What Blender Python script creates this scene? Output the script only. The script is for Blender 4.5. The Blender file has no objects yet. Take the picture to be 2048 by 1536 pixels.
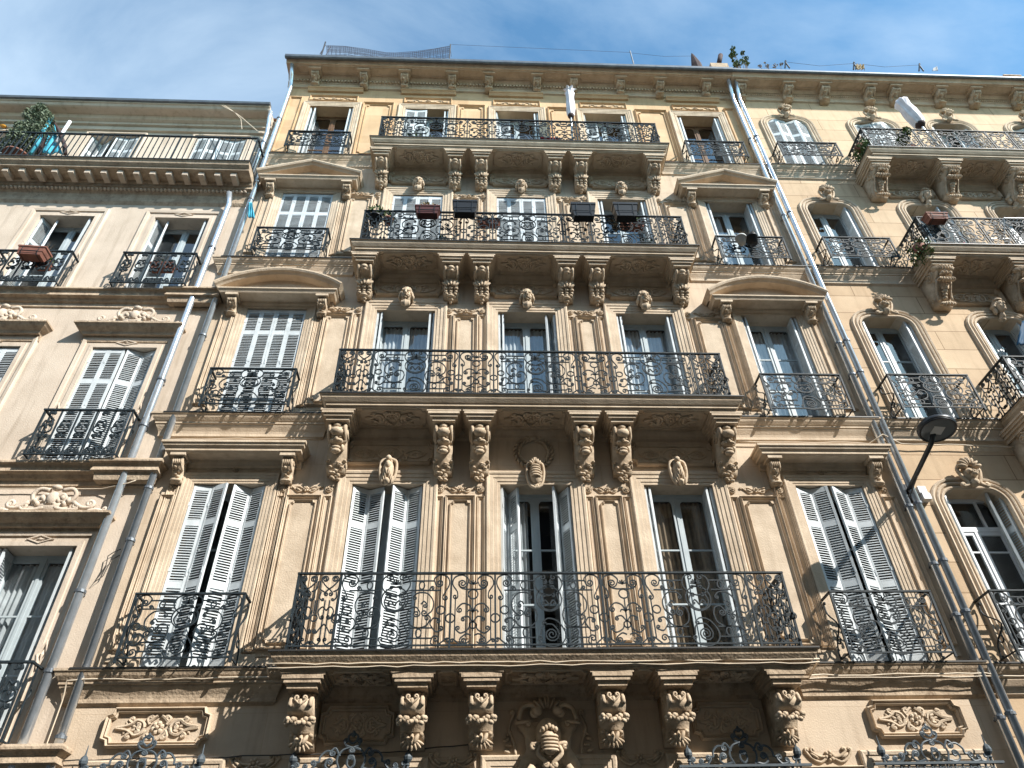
import bpy, math, random
from mathutils import Vector, Matrix
R_ = math.radians
random.seed(7)
S = bpy.context.scene
# ------------------------------------------------------------------ camera
F = 1439.0
uz = Vector((-48, -1713, F)).normalized()
ux = Vector((32000, 312, F)); ux = (ux - uz * ux.dot(uz)).normalized()
uy = uz.cross(ux)
CAM = Vector((0, -10, 1.6))
def ray(px, py):
    v = Vector((px - 1024, py - 768, F)); return Vector((ux.dot(v), uy.dot(v), uz.dot(v)))
def at(px, py, Y=0.0):
    """world (X, Z) of a photo pixel on the vertical plane y = Y"""
    d = ray(px, py); t = (Y - CAM.y) / d.y; p = CAM + d * t; return p.x, p.z
cam = bpy.data.objects.new('camera', bpy.data.cameras.new('camera'))
S.collection.objects.link(cam)
right = Vector((ux.x, uy.x, uz.x)); down = Vector((ux.y, uy.y, uz.y)); fwd = Vector((ux.z, uy.z, uz.z))
m3 = Matrix((right, -down, -fwd)).transposed()
cam.matrix_world = Matrix.Translation(CAM) @ m3.to_4x4()
cam.data.sensor_width = 36; cam.data.lens = F / 2048 * 36
cam.data.clip_start = 0.1; cam.data.clip_end = 2000
S.camera = cam
# ------------------------------------------------------------------ light
SUN = Vector((1.17, -1.0, 1.15)).normalized()
W = bpy.data.worlds.new("World"); S.world = W; W.use_nodes = True
nt = W.node_tree; nt.nodes.clear()
def N(t, k, **kw):
    n = t.nodes.new(k)
    for a, b in kw.items(): setattr(n, a, b)
    return n
out = N(nt, 'ShaderNodeOutputWorld'); bg = N(nt, 'ShaderNodeBackground'); sky = N(nt, 'ShaderNodeTexSky')
sky.sky_type = 'NISHITA'; sky.sun_disc = False
sky.sun_elevation = math.asin(SUN.z); sky.sun_rotation = math.atan2(SUN.x, SUN.y)
sky.altitude = 50; sky.air_density = 1.0; sky.dust_density = 0.6; sky.ozone_density = 1.6
tc = N(nt, 'ShaderNodeTexCoord'); mp = N(nt, 'ShaderNodeMapping')
mp.inputs['Scale'].default_value = (1.0, 1.7, 1.5); mp.inputs['Rotation'].default_value = (0.2, 0.4, 0.5)
n1 = N(nt, 'ShaderNodeTexNoise'); n1.inputs['Scale'].default_value = 1.9; n1.inputs['Detail'].default_value = 9; n1.inputs['Roughness'].default_value = 0.56
n1.inputs['Distortion'].default_value = 0.5
gr = N(nt, 'ShaderNodeSeparateXYZ'); ml = N(nt, 'ShaderNodeMath', operation='MULTIPLY_ADD')
ml.inputs[1].default_value = -0.30; ad = N(nt, 'ShaderNodeMath', operation='ADD')
cr = N(nt, 'ShaderNodeValToRGB'); cr.color_ramp.elements[0].position = 0.36; cr.color_ramp.elements[1].position = 0.84
cr.color_ramp.elements[1].color = (0.80, 0.80, 0.80, 1)
mx = N(nt, 'ShaderNodeMix', data_type='RGBA'); mx.inputs['B'].default_value = (4.9, 5.9, 6.8, 1)
L = nt.links.new
L(tc.outputs['Generated'], mp.inputs['Vector']); L(mp.outputs[0], n1.inputs['Vector'])
L(tc.outputs['Generated'], gr.inputs[0]); L(gr.outputs['X'], ml.inputs[0]); ml.inputs[2].default_value = 0.0
L(ml.outputs[0], ad.inputs[0]); L(n1.outputs['Fac'], ad.inputs[1]); L(ad.outputs[0], cr.inputs[0])
tn = N(nt, 'ShaderNodeMix', data_type='RGBA', blend_type='MULTIPLY'); tn.inputs['Factor'].default_value = 1; tn.inputs['B'].default_value = (1.02, 1.50, 1.52, 1)
L(sky.outputs[0], tn.inputs['A'])
L(cr.outputs[0], mx.inputs['Factor']); L(tn.outputs['Result'], mx.inputs['A']); L(mx.outputs['Result'], bg.inputs['Color'])
L(bg.outputs[0], out.inputs[0]); bg.inputs['Strength'].default_value = 0.108
sun = bpy.data.objects.new('sun', bpy.data.lights.new('sun', 'SUN')); S.collection.objects.link(sun)
sun.data.energy = 4.8; sun.data.angle = R_(0.5); sun.data.color = (1.0, 0.955, 0.885)
sun.rotation_euler = SUN.to_track_quat('Z', 'Y').to_euler()
S.view_settings.view_transform = 'Standard'; S.view_settings.look = 'None'; S.view_settings.gamma = 1
S.view_settings.exposure = 0.86
S.render.engine = 'CYCLES'
# ------------------------------------------------------------------ materials
def mat(name, col, rough=0.8, metal=0.0, var=None, bump=0.0, bscale=40.0, spec=0.3, vscale=1.2, streak=0.0, ashlar=None, dirt=None):
    m = bpy.data.materials.new(name); m.use_nodes = True; t = m.node_tree; b = t.nodes['Principled BSDF']
    b.inputs['Base Color'].default_value = (*col, 1); b.inputs['Roughness'].default_value = rough
    b.inputs['Metallic'].default_value = metal; b.inputs['Specular IOR Level'].default_value = spec
    ln = t.links.new; geo = N(t, 'ShaderNodeNewGeometry'); cur = None
    if var:
        n = N(t, 'ShaderNodeTexNoise'); n.inputs['Scale'].default_value = vscale; n.inputs['Detail'].default_value = 8; n.inputs['Roughness'].default_value = 0.62
        ln(geo.outputs['Position'], n.inputs['Vector'])
        r = N(t, 'ShaderNodeValToRGB'); r.color_ramp.elements[0].position = 0.36; r.color_ramp.elements[1].position = 0.66
        r.color_ramp.elements[0].color = (*var, 1); r.color_ramp.elements[1].color = (*col, 1)
        ln(n.outputs['Fac'], r.inputs[0]); cur = r.outputs[0]
    if streak:
        mpn = N(t, 'ShaderNodeMapping'); mpn.inputs['Scale'].default_value = (5.0, 5.0, 0.55)
        n = N(t, 'ShaderNodeTexNoise'); n.inputs['Scale'].default_value = 1.5; n.inputs['Detail'].default_value = 6
        ln(geo.outputs['Position'], mpn.inputs[0]); ln(mpn.outputs[0], n.inputs['Vector'])
        r = N(t, 'ShaderNodeValToRGB'); r.color_ramp.elements[0].position = 0.52; r.color_ramp.elements[1].position = 0.78
        r.color_ramp.elements[0].color = (0, 0, 0, 1); r.color_ramp.elements[1].color = (streak,) * 3 + (1,)
        ln(n.outputs['Fac'], r.inputs[0])
        mm = N(t, 'ShaderNodeMix', data_type='RGBA'); ln(r.outputs[0], mm.inputs['Factor']); ln(cur, mm.inputs['A'])
        mm.inputs['B'].default_value = (col[0] * .50, col[1] * .46, col[2] * .42, 1); cur = mm.outputs['Result']
    if dirt:
        n = N(t, 'ShaderNodeTexNoise'); n.inputs['Scale'].default_value = 9; n.inputs['Detail'].default_value = 8; n.inputs['Roughness'].default_value = 0.7
        ln(geo.outputs['Position'], n.inputs['Vector'])
        r = N(t, 'ShaderNodeValToRGB'); r.color_ramp.elements[0].position = 0.50; r.color_ramp.elements[1].position = 0.72
        r.color_ramp.elements[0].color = (0, 0, 0, 1); r.color_ramp.elements[1].color = (0.75, .75, .75, 1)
        ln(n.outputs['Fac'], r.inputs[0])
        mm = N(t, 'ShaderNodeMix', data_type='RGBA'); ln(r.outputs[0], mm.inputs['Factor']); ln(cur, mm.inputs['A'])
        mm.inputs['B'].default_value = (*dirt, 1); cur = mm.outputs['Result']
    bh = None
    if ashlar:
        sx = N(t, 'ShaderNodeSeparateXYZ'); cb = N(t, 'ShaderNodeCombineXYZ')
        ln(geo.outputs['Position'], sx.inputs[0]); ln(sx.outputs['X'], cb.inputs['X']); ln(sx.outputs['Z'], cb.inputs['Y'])
        br = N(t, 'ShaderNodeTexBrick'); br.inputs['Scale'].default_value = 1.0; br.inputs['Mortar Size'].default_value = ashlar[2]
        br.inputs['Brick Width'].default_value = ashlar[0]; br.inputs['Row Height'].default_value = ashlar[1]
        br.inputs['Mortar Smooth'].default_value = 0.2
        br.inputs['Color1'].default_value = (1.0, 1.0, 1.0, 1); br.inputs['Color2'].default_value = ashlar[4] if len(ashlar) > 4 else (0.85, 0.82, 0.78, 1)
        br.inputs['Mortar'].default_value = ashlar[3]
        ln(cb.outputs[0], br.inputs['Vector'])
        mm = N(t, 'ShaderNodeMix', data_type='RGBA', blend_type='MULTIPLY'); mm.inputs['Factor'].default_value = 1
        ln(cur, mm.inputs['A']); ln(br.outputs['Color'], mm.inputs['B']); cur = mm.outputs['Result']; bh = br.outputs['Fac']
    if cur is not None: ln(cur, b.inputs['Base Color'])
    if bump:
        n = N(t, 'ShaderNodeTexNoise'); n.inputs['Scale'].default_value = bscale; n.inputs['Detail'].default_value = 6
        ln(geo.outputs['Position'], n.inputs['Vector'])
        bp = N(t, 'ShaderNodeBump'); bp.inputs['Strength'].default_value = bump; bp.inputs['Distance'].default_value = 0.02
        h = n.outputs['Fac']
        if bh is not None:
            sb = N(t, 'ShaderNodeMath', operation='SUBTRACT'); ln(h, sb.inputs[0]); ln(bh, sb.inputs[1]); h = sb.outputs[0]
        ln(h, bp.inputs['Height']); ln(bp.outputs[0], b.inputs['Normal'])
    return m
M = {}
M['stone'] = mat('stone', (0.590, 0.478, 0.360), .85, var=(0.475, 0.377, 0.278), bump=.28, bscale=45, streak=.55, ashlar=(1.35, .55, .004, (.84, .80, .76, 1), (.94, .93, .92, 1)))
M['trim'] = mat('trim_stone', (0.600, 0.486, 0.364), .85, var=(0.445, 0.348, 0.250), bump=.32, bscale=40, vscale=2.5, streak=.5)
M['carve'] = mat('carved_stone', (0.585, 0.465, 0.338), .85, var=(0.36, 0.275, 0.190), bump=.5, bscale=22, vscale=5)
M['ledge'] = mat('weathered_ledge', (0.50, 0.392, 0.282), .9, var=(0.37, 0.282, 0.198), bump=.6, bscale=28, vscale=3, streak=.5, dirt=(.17, .12, .08))
M['stoneL'] = mat('pale_stone', (0.585, 0.492, 0.398), .85, var=(0.475, 0.392, 0.310), bump=.28, bscale=42, streak=.6)
M['ledgeL'] = mat('pale_weathered', (0.50, 0.395, 0.285), .9, var=(0.36, 0.27, 0.19), bump=.7, bscale=26, vscale=3, streak=.5, dirt=(.15, .11, .08))
M['stoneR'] = mat('ashlar_stone', (0.60, 0.452, 0.302), .85, var=(0.50, 0.368, 0.242), bump=.26, bscale=42, streak=.5, ashlar=(2.6, .50, .008, (.40, .34, .28, 1)))
M['stoneT'] = mat('top_ashlar', (0.61, 0.432, 0.262), .85, var=(0.51, 0.348, 0.206), bump=.26, bscale=42, streak=.4, ashlar=(.75, .33, .006, (.92, .95, .98, 1)))
M['iron'] = mat('wrought_iron', (0.026, 0.036, 0.043), .6, metal=0, spec=.22, var=(0.012, 0.018, 0.022), vscale=8)
M['grille'] = mat('sky_lit_iron', (0.085, 0.105, 0.120), .5, var=(0.06, 0.075, 0.088), vscale=8)  # paler copy of the railing iron, sky light put into its colour
M['flash'] = mat('dark_flashing', (0.035, 0.036, 0.038), .5, metal=.3, var=(0.06, .055, .05), vscale=4)
M['shutter'] = mat('shutter_paint', (0.60, 0.64, 0.66), .5, var=(0.46, 0.495, 0.51), vscale=3.5, bump=.1, bscale=60, spec=.4)
M['frame'] = mat('window_frame_paint', (0.42, 0.47, 0.49), .45, var=(0.36, 0.41, 0.43), vscale=3)
M['wood'] = mat('brown_frame', (0.16, 0.09, 0.05), .5, var=(0.10, 0.055, 0.03), vscale=8)
M['white'] = mat('white_paint', (0.72, 0.74, 0.76), .4, var=(.64, .66, .68), vscale=3)
M['zinc'] = mat('zinc', (0.64, 0.68, 0.73), .24, metal=.65, spec=.9, var=(0.50, 0.54, 0.58), vscale=6)
M['zincd'] = mat('dull_zinc', (0.16, 0.18, 0.20), .5, metal=.5, var=(0.11, 0.12, 0.14), vscale=5)
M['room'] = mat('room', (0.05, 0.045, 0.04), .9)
M['curtain'] = mat('curtain', (0.50, 0.51, 0.52), .9, var=(0.38, 0.39, 0.40), vscale=4)
M['curtainb'] = mat('brown_curtain', (0.24, 0.17, 0.11), .9, var=(0.15, 0.105, 0.07), vscale=4)
M['cable'] = mat('cable', (0.62, 0.52, 0.40), .6)
M['cabled'] = mat('dark_cable', (0.06, 0.055, 0.05), .6)
M['asphalt'] = mat('asphalt', (0.20, 0.185, 0.165), .9, var=(0.15, 0.14, 0.125), bump=.4, bscale=60)
M['pave'] = mat('paving', (0.38, 0.34, 0.29), .9, var=(0.30, 0.27, 0.23), bump=.3, ashlar=(.6, .6, .02, (.5, .5, .5, 1)))
M['roof'] = mat('roof_tiles', (0.36, 0.17, 0.10), .85, var=(0.25, 0.12, 0.07), vscale=6)
M['terra'] = mat('terracotta', (0.25, 0.105, 0.075), .75, var=(0.17, 0.075, 0.055), vscale=9)
M['maroon'] = mat('maroon_plastic', (0.075, 0.025, 0.022), .5)
M['black'] = mat('black_plastic', (0.018, 0.018, 0.019), .4)
M['greypot'] = mat('grey_pot', (0.40, 0.40, 0.38), .6)
M['leaf'] = mat('leaf_green', (0.085, 0.13, 0.035), .6, var=(0.05, 0.085, 0.022), vscale=14)
M['olive'] = mat('olive_leaf', (0.14, 0.17, 0.105), .6, var=(0.075, 0.10, 0.06), vscale=10)
M['dry'] = mat('dry_leaf', (0.26, 0.20, 0.08), .7, var=(0.15, 0.10, 0.05), vscale=20)
M['bark'] = mat('bark', (0.12, 0.09, 0.06), .9)
M['soil'] = mat('soil', (0.05, 0.035, 0.025), .95)
M['cloth'] = mat('white_canvas', (0.74, 0.71, 0.74), .8, var=(.62, .59, .62), vscale=5)
M['turq'] = mat('turquoise_cloth', (0.07, 0.40, 0.52), .7, var=(0.05, 0.32, 0.44), vscale=4)
M['brown'] = mat('brown_weave', (0.05, 0.03, 0.028), .8)
M['red'] = mat('red_cloth', (0.42, 0.03, 0.05), .7)
M['pink'] = mat('pink_petal', (0.55, 0.06, 0.16), .6)
M['orange'] = mat('orange_plastic', (0.60, 0.26, 0.03), .6)
M['blue'] = mat('blue_cloth', (0.008, 0.06, 0.13), .7)
M['net'] = mat('net_black', (0.07, 0.07, 0.09), .8)
M['lampm'] = mat('lamp_metal', (0.035, 0.037, 0.04), .4, metal=.4, spec=.5)
M['lens'] = mat('lamp_lens', (0.11, 0.12, 0.12), .2, spec=.6)
M['led'] = mat('led_plate', (0.50, 0.50, 0.48), .5)
g = bpy.data.materials.new('glass'); g.use_nodes = True; t = g.node_tree; t.nodes.clear()
o_ = N(t, 'ShaderNodeOutputMaterial'); tr = N(t, 'ShaderNodeBsdfTransparent'); gl = N(t, 'ShaderNodeBsdfGlossy'); mi = N(t, 'ShaderNodeMixShader'); fr = N(t, 'ShaderNodeLayerWeight'); pw = N(t, 'ShaderNodeMath', operation='POWER'); ma = N(t, 'ShaderNodeMath', operation='MULTIPLY_ADD')
tr.inputs[0].default_value = (.90, .94, .95, 1); gl.inputs['Roughness'].default_value = 0.02; gl.inputs['Color'].default_value = (.95, .97, 1, 1); fr.inputs[0].default_value = .5; pw.inputs[1].default_value = 2.6; ma.inputs[1].default_value = .85; ma.inputs[2].default_value = .09
t.links.new(fr.outputs['Facing'], pw.inputs[0]); t.links.new(pw.outputs[0], ma.inputs[0]); t.links.new(ma.outputs[0], mi.inputs[0]); t.links.new(tr.outputs[0], mi.inputs[1]); t.links.new(gl.outputs[0], mi.inputs[2]); t.links.new(mi.outputs[0], o_.inputs[0])
M['glass'] = g
# ------------------------------------------------------------------ object helpers
WM = {}
def link(o, parent=None, mw=None):
    S.collection.objects.link(o)
    mw = mw or Matrix.Identity(4)
    o.matrix_basis = mw; WM[o.name] = mw
    if parent is not None:
        o.parent = parent; o.matrix_parent_inverse = WM[parent.name].inverted()
    return o
def thing(name, label, cat, loc, group=None, kind=None):
    o = bpy.data.objects.new(name, None); o.empty_display_size = .3
    link(o, None, Matrix.Translation(loc)); tag(o, label, cat, group, kind); return o
def tag(o, label=None, cat=None, group=None, kind=None):
    for k, v in (('label', label), ('category', cat), ('group', group), ('kind', kind)):
        if v: o[k] = v
    return o
class MB:
    def __init__(s): s.v = []; s.f = []
    def add(s, vs, fs):
        n = len(s.v); s.v += [tuple(p) for p in vs]; s.f += [tuple(i + n for i in q) for q in fs]
    def box(s, x0, x1, y0, y1, z0, z1):
        s.add([(x0, y0, z0), (x1, y0, z0), (x1, y1, z0), (x0, y1, z0), (x0, y0, z1), (x1, y0, z1), (x1, y1, z1), (x0, y1, z1)],
              [(0, 3, 2, 1), (4, 5, 6, 7), (0, 1, 5, 4), (1, 2, 6, 5), (2, 3, 7, 6), (3, 0, 4, 7)])
    def blob(s, c, r, seg=8, rings=6, rot=None):
        vs = []; fs = []
        for i in range(rings + 1):
            th = math.pi * i / rings
            for j in range(seg):
                ph = 2 * math.pi * j / seg
                p = Vector((r[0] * math.sin(th) * math.cos(ph), r[1] * math.sin(th) * math.sin(ph), r[2] * math.cos(th)))
                if rot is not None: p = rot @ p
                vs.append((c[0] + p.x, c[1] + p.y, c[2] + p.z))
        for i in range(rings):
            for j in range(seg):
                a = i * seg + j; b = i * seg + (j + 1) % seg; fs.append((a, a + seg, b + seg, b))
        s.add(vs, fs)
    def tube(s, pts, r, n, sides=4, closed=False, taper=None):
        """tube along 3-D points lying in a plane with normal n"""
        pts = [Vector(p) for p in pts]; n = Vector(n).normalized(); K = len(pts); vs = []; fs = []
        for i, p in enumerate(pts):
            if closed: t = pts[(i + 1) % K] - pts[i - 1]
            else: t = pts[min(i + 1, K - 1)] - pts[max(i - 1, 0)]
            if t.length < 1e-9: t = Vector((1, 0, 0))
            t.normalize(); a = t.cross(n)
            if a.length < 1e-4: a = t.orthogonal()
            a.normalize(); b = a.cross(t).normalized()
            rr = r if taper is None else r * (taper[0] + (taper[1] - taper[0]) * i / max(K - 1, 1))
            for k in range(sides):
                an = 2 * math.pi * (k + .5) / sides
                vs.append(p + a * math.cos(an) * rr + b * math.sin(an) * rr)
        m = K if closed else K - 1
        for i in range(m):
            for k in range(sides):
                a0 = i * sides + k; a1 = i * sides + (k + 1) % sides; b0 = ((i + 1) % K) * sides + k; b1 = ((i + 1) % K) * sides + (k + 1) % sides
                fs.append((a0, a1, b1, b0))
        if not closed: fs += [tuple(range(sides))[::-1], tuple(range((K - 1) * sides, K * sides))]
        s.add(vs, fs)
    def lathe(s, prof, c, seg=14, axis='z'):
        vs = []; fs = []
        for r, h in prof:
            for j in range(seg):
                a = 2 * math.pi * j / seg
                q = (r * math.cos(a), r * math.sin(a), h)
                if axis == 'y': q = (q[0], q[2], q[1])
                vs.append((c[0] + q[0], c[1] + q[1], c[2] + q[2]))
        for i in range(len(prof) - 1):
            for j in range(seg): fs.append((i * seg + j, i * seg + (j + 1) % seg, (i + 1) * seg + (j + 1) % seg, (i + 1) * seg + j))
        fs += [tuple(range(seg))[::-1], tuple(range((len(prof) - 1) * seg, len(prof) * seg))]
        s.add(vs, fs)
    def sweep(s, path, prof, mp, closed=False):
        """profile (offset to the right of travel, height) swept with mitres along a 2-D path; mp maps (a,b,h) to 3-D"""
        K = len(path); vs = []; P = [Vector(p) for p in path]; np_ = len(prof)
        for i in range(K):
            d0 = P[i] - P[i - 1] if (i > 0 or closed) else None
            d1 = P[(i + 1) % K] - P[i] if (i < K - 1 or closed) else None
            if d0 is None: d0 = d1
            if d1 is None: d1 = d0
            n0 = Vector((d0.y, -d0.x)).normalized(); n1 = Vector((d1.y, -d1.x)).normalized()
            m = (n0 + n1); m.normalize(); m /= max(m.dot(n0), .25)
            for (o, h) in prof: q = P[i] + m * o; vs.append(mp(q.x, q.y, h))
        fs = []
        for i in range(K if closed else K - 1):
            for k in range(np_ - 1):
                a = i * np_ + k; b = ((i + 1) % K) * np_ + k; fs.append((a, a + 1, b + 1, b))
        if not closed: fs += [tuple(range(np_))[::-1], tuple(range((K - 1) * np_, K * np_))]
        s.add(vs, fs)
    def build(s, name, material, parent=None, smooth=False, mw=None):
        me = s.mesh(name, material, smooth); return link(bpy.data.objects.new(name, me), parent, mw)
    def mesh(s, name, material, smooth=False):
        me = bpy.data.meshes.new(name); me.from_pydata(s.v, [], s.f); me.materials.append(material)
        bmfix(me)
        if smooth:
            me.polygons.foreach_set('use_smooth', [True] * len(me.polygons))
        me.update(); return me
import bmesh
def bmfix(me):
    b = bmesh.new(); b.from_mesh(me); bmesh.ops.recalc_face_normals(b, faces=b.faces); b.to_mesh(me); b.free()
def fac(y0=0.0): return lambda a, b, h: (a, y0 - h, b)       # facade plane: h sticks out towards the street
def plan(z0): return lambda a, b, h: (a, b, z0 + h)
def perp(v): return Vector((-v.y, v.x))
# ------------------------------------------------------------------ 2-D scroll curves
def cat(P, k=5):
    P = [Vector(p) for p in P]
    if len(P) < 3:
        return [P[0].lerp(P[-1], i / k) for i in range(k + 1)] if len(P) == 2 else P
    Q = [P[0] * 2 - P[1]] + P + [P[-1] * 2 - P[-2]]; o = []
    for i in range(1, len(Q) - 2):
        for j in range(k):
            t = j / k
            o.append(.5 * ((2 * Q[i]) + (Q[i + 1] - Q[i - 1]) * t + (2 * Q[i - 1] - 5 * Q[i] + 4 * Q[i + 1] - Q[i + 2]) * t * t + (3 * Q[i] - Q[i - 1] - 3 * Q[i + 1] + Q[i + 2]) * t ** 3))
    o.append(P[-1]); return o
def curl(p, t, r, turns, sg, n=None):
    n = n or int(9 * turns) + 3; c = p + perp(t) * sg * r; a0 = math.atan2(p.y - c.y, p.x - c.x); o = []
    for i in range(1, n + 1):
        u = i / n; rr = r * (1 - .86 * u); a = a0 + sg * u * turns * 2 * math.pi
        o.append(c + Vector((math.cos(a), math.sin(a))) * rr)
    return o
def stroke(P, s=None, e=None, k=4):
    """smooth line with optional curls (radius, turns, side) at its start and end"""
    o = cat(P, k)
    if e: o = o + curl(o[-1], (o[-1] - o[-2]).normalized(), *e)
    if s: o = curl(o[0], (o[0] - o[1]).normalized(), *s)[::-1] + o
    return o
def circ(c, r, n=14, rz=None): return [Vector((c[0] + r * math.cos(2 * math.pi * i / n), c[1] + (rz or r) * math.sin(2 * math.pi * i / n))) for i in range(n)]
def mir(p): return [Vector((-q.x, q.y)) for q in p]
def large_panel():
    h = []   # right half of the motif, mirrored; unit: 1.45 wide, 1.06 high
    h.append(stroke([(0, .735), (.11, .77), (.185, .88), (.165, .985), (.10, 1.035)], e=(.045, 1.2, 1)))
    h.append(stroke([(0, .53), (.08, .56), (.135, .65), (.10, .75)], e=(.032, 1.1, 1)))
    h.append(stroke([(0, .60), (.05, .67), (.085, .64)], e=(.02, .9, -1)))
    for a in (90, 62, 34, 8): h.append(cat([(0, .90), (.075 * math.cos(R_(a)), .90 + .075 * math.sin(R_(a)))], 2))
    h.append(stroke([(0, .86), (.05, .875)], e=(.025, 1.2, -1)))
    h.append(stroke([(.19, .95), (.5, .95)])); h.append(stroke([(.2, .815), (.60, .815)]))
    h.append(stroke([(.2, .30), (.5, .30)])); h.append(stroke([(.2, .165), (.50, .165)]))
    h.append(stroke([(.52, .90), (.50, .98), (.58, 1.04), (.68, 1.0), (.70, .90), (.655, .80), (.62, .73)], s=(.055, 1.6, 1), e=(.04, 1.2, 1)))
    h.append(stroke([(.46, .86), (.44, .82)], s=(.025, 1.2, -1)))
    h.append(stroke([(.17, .47), (.20, .36), (.31, .30), (.42, .33), (.47, .41)], e=(.045, 1.3, 1)))
    h.append(stroke([(.17, .47), (.20, .56), (.28, .58), (.33, .52)], e=(.05, 1.6, -1)))
    h.append(stroke([(.24, .73), (.30, .78), (.42, .77), (.50, .66), (.49, .54), (.42, .47)], e=(.045, 1.3, -1), s=(.03, 1.1, 1)))
    h.append(stroke([(.34, .62), (.38, .66), (.42, .62)], e=(.03, 1.3, -1)))
    h.append(stroke([(.50, .30), (.47, .36), (.51, .43), (.58, .42)], e=(.03, 1.4, -1)))
    h.append(stroke([(.50, .30), (.55, .25), (.62, .27)], e=(.03, 1.2, 1)))
    h.append(stroke([(.50, .165), (.49, .10), (.56, .07), (.62, .11), (.68, .16)], e=(.03, 1.2, -1), s=(.05, 1.3, -1)))
    h.append(stroke([(.66, .72), (.66, .15)], k=2))
    C = [(circ((.60, .54), .055), 1), (circ((.34, .885), .035, rz=.055), 1), (circ((.33, .232), .035, rz=.055), 1)]
    o = []
    for p in h: o.append((p, 0)); o.append((mir(p), 0))
    for p, c in C: o.append((p, 1)); o.append((mir(p), 1))
    o.append((circ((0, .69), .172, 22), 1))
    o.append((stroke([(-.16, .14), (-.10, .07), (.06, .05), (.17, .12), (.19, .24), (.10, .38), (-.02, .42), (-.09, .38)], e=(.03, 1.2, 1), s=(.03, 1.1, -1)), 0))
    o.append((stroke([(-.13, .20), (-.10, .32), (.02, .34), (.09, .27)], e=(.10, 2.2, -1)), 0))
    return o
def narrow_panel():
    h = []
    h.append(stroke([(.08, .89), (.06, .97), (.14, 1.035), (.245, 1.0), (.27, .90), (.21, .80), (.20, .73)], s=(.065, 1.8, 1), e=(.035, 1.2, 1)))
    h.append(stroke([(.19, .94), (.17, .86), (.09, .83), (0, .83)], k=3))
    h.append(stroke([(0, .50), (.04, .60), (.13, .63), (.20, .57)], e=(.04, 1.4, -1)))
    h.append(stroke([(0, .52), (.05, .54), (.07, .51)], k=2))
    h.append(stroke([(.0, .37), (.06, .45), (.13, .44)], e=(.028, 1.2, -1)))
    h.append(stroke([(.04, .36), (.06, .28), (.15, .23), (.21, .27)], e=(.032, 1.3, 1)))
    h.append(stroke([(.02, .20), (.08, .22), (.15, .17)], e=(.05, 1.7, -1)))
    h.append(stroke([(.05, .12), (.12, .07), (.18, .10), (.24, .15)], e=(.025, 1.2, -1)))
    for a in (90, 55, 20): h.append(cat([(0, .90), (.06 * math.cos(R_(a)), .90 + .06 * math.sin(R_(a)))], 2))
    h.append(stroke([(.23, .72), (.23, .14)], k=2))
    o = []
    for p in h: o.append((p, 0)); o.append((mir(p), 0))
    o += [(circ((0, .76), .065), 1), (circ((0, .335), .045, 10), 1), (stroke([(0, .69), (0, .26)], k=2), 0)]
    return o
def end_panel(wd):
    o = []; n = max(1, round(wd / .28)); u = wd / n
    for i in range(n):
        c = -wd / 2 + u * (i + .5); h = []
        h.append(stroke([(.0, .84), (.05, .88), (.105, .95)], e=(.05, 1.9, 1)))
        h.append(stroke([(.06, .80), (.12, .84), (.13, .95)], k=3))
        h.append(stroke([(.0, .84), (.05, .79)], e=(.03, 1.3, -1)))
        h.append(stroke([(.10, .80), (.11, .72), (.08, .68)], e=(.02, 1.1, -1)))
        h.append(stroke([(.0, .54), (.05, .59), (.10, .53), (.07, .44)], e=(.03, 1.3, -1)))
        h.append(stroke([(.0, .36), (.05, .30), (.08, .25)], e=(.032, 1.4, 1)))
        h.append(stroke([(.02, .14), (.06, .09), (.12, .13)], e=(.02, 1.2, -1), s=(.025, 1.2, -1)))
        h.append(stroke([(.03, .68), (.03, .12)], k=2)); h.append(stroke([(.13, .68), (.13, .50)], k=2))
        for p in h:
            for q in (p, mir(p)): o.append(([Vector((a.x + c, a.y)) for a in q], 0))
        o.append((circ((c + u / 2, .44), .045, 10), 1))
    return o
PAN = {'L': (large_panel(), 1.45), 'N': (narrow_panel(), .58)}
RB = .0115
def rail_run(mb, p0, p1, z, H, segs, posts=True, r=RB, top=True, shift=0):
    """decorated railing between plan points p0, p1; segs = list of (kind, share of the length)"""
    p0 = Vector(p0); p1 = Vector(p1); d = (p1 - p0); Ln = d.length; d.normalize(); nrm = Vector((d.y, -d.x, 0)); tot = sum(s[1] for s in segs); x = 0
    def m(a, b): return Vector((p0.x + d.x * a, p0.y + d.y * a, z + b))
    for kind, share in segs:
        wd = share / tot * Ln
        if kind == 'E': cur, w0 = end_panel(wd), wd
        else: cur, w0 = PAN[kind]
        for pts, cl in cur:
            mb.tube([m(x + wd / 2 + q.x * wd / w0, q.y * H / 1.06) for q in pts], r, nrm, 4, bool(cl))
        if kind != 'E':
            for sgn in (-1, 1): pass
        x += wd
        if posts and x < Ln - .01:
            bar(mb, m(x, 0), m(x, H), .013); mb.tube([m(x + q.x, q.y * H / 1.06) for q in circ((0, .43), .06, 12)], r, nrm, 4, True)
    bar(mb, m(0, .07 * H), m(Ln, .07 * H), .010)
    if posts:
        bar(mb, m(0, 0), m(0, H), .015); bar(mb, m(Ln, 0), m(Ln, H), .015)
    if top: bar(mb, m(-.015, H), m(Ln + .015, H), .022, .012)
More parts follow.
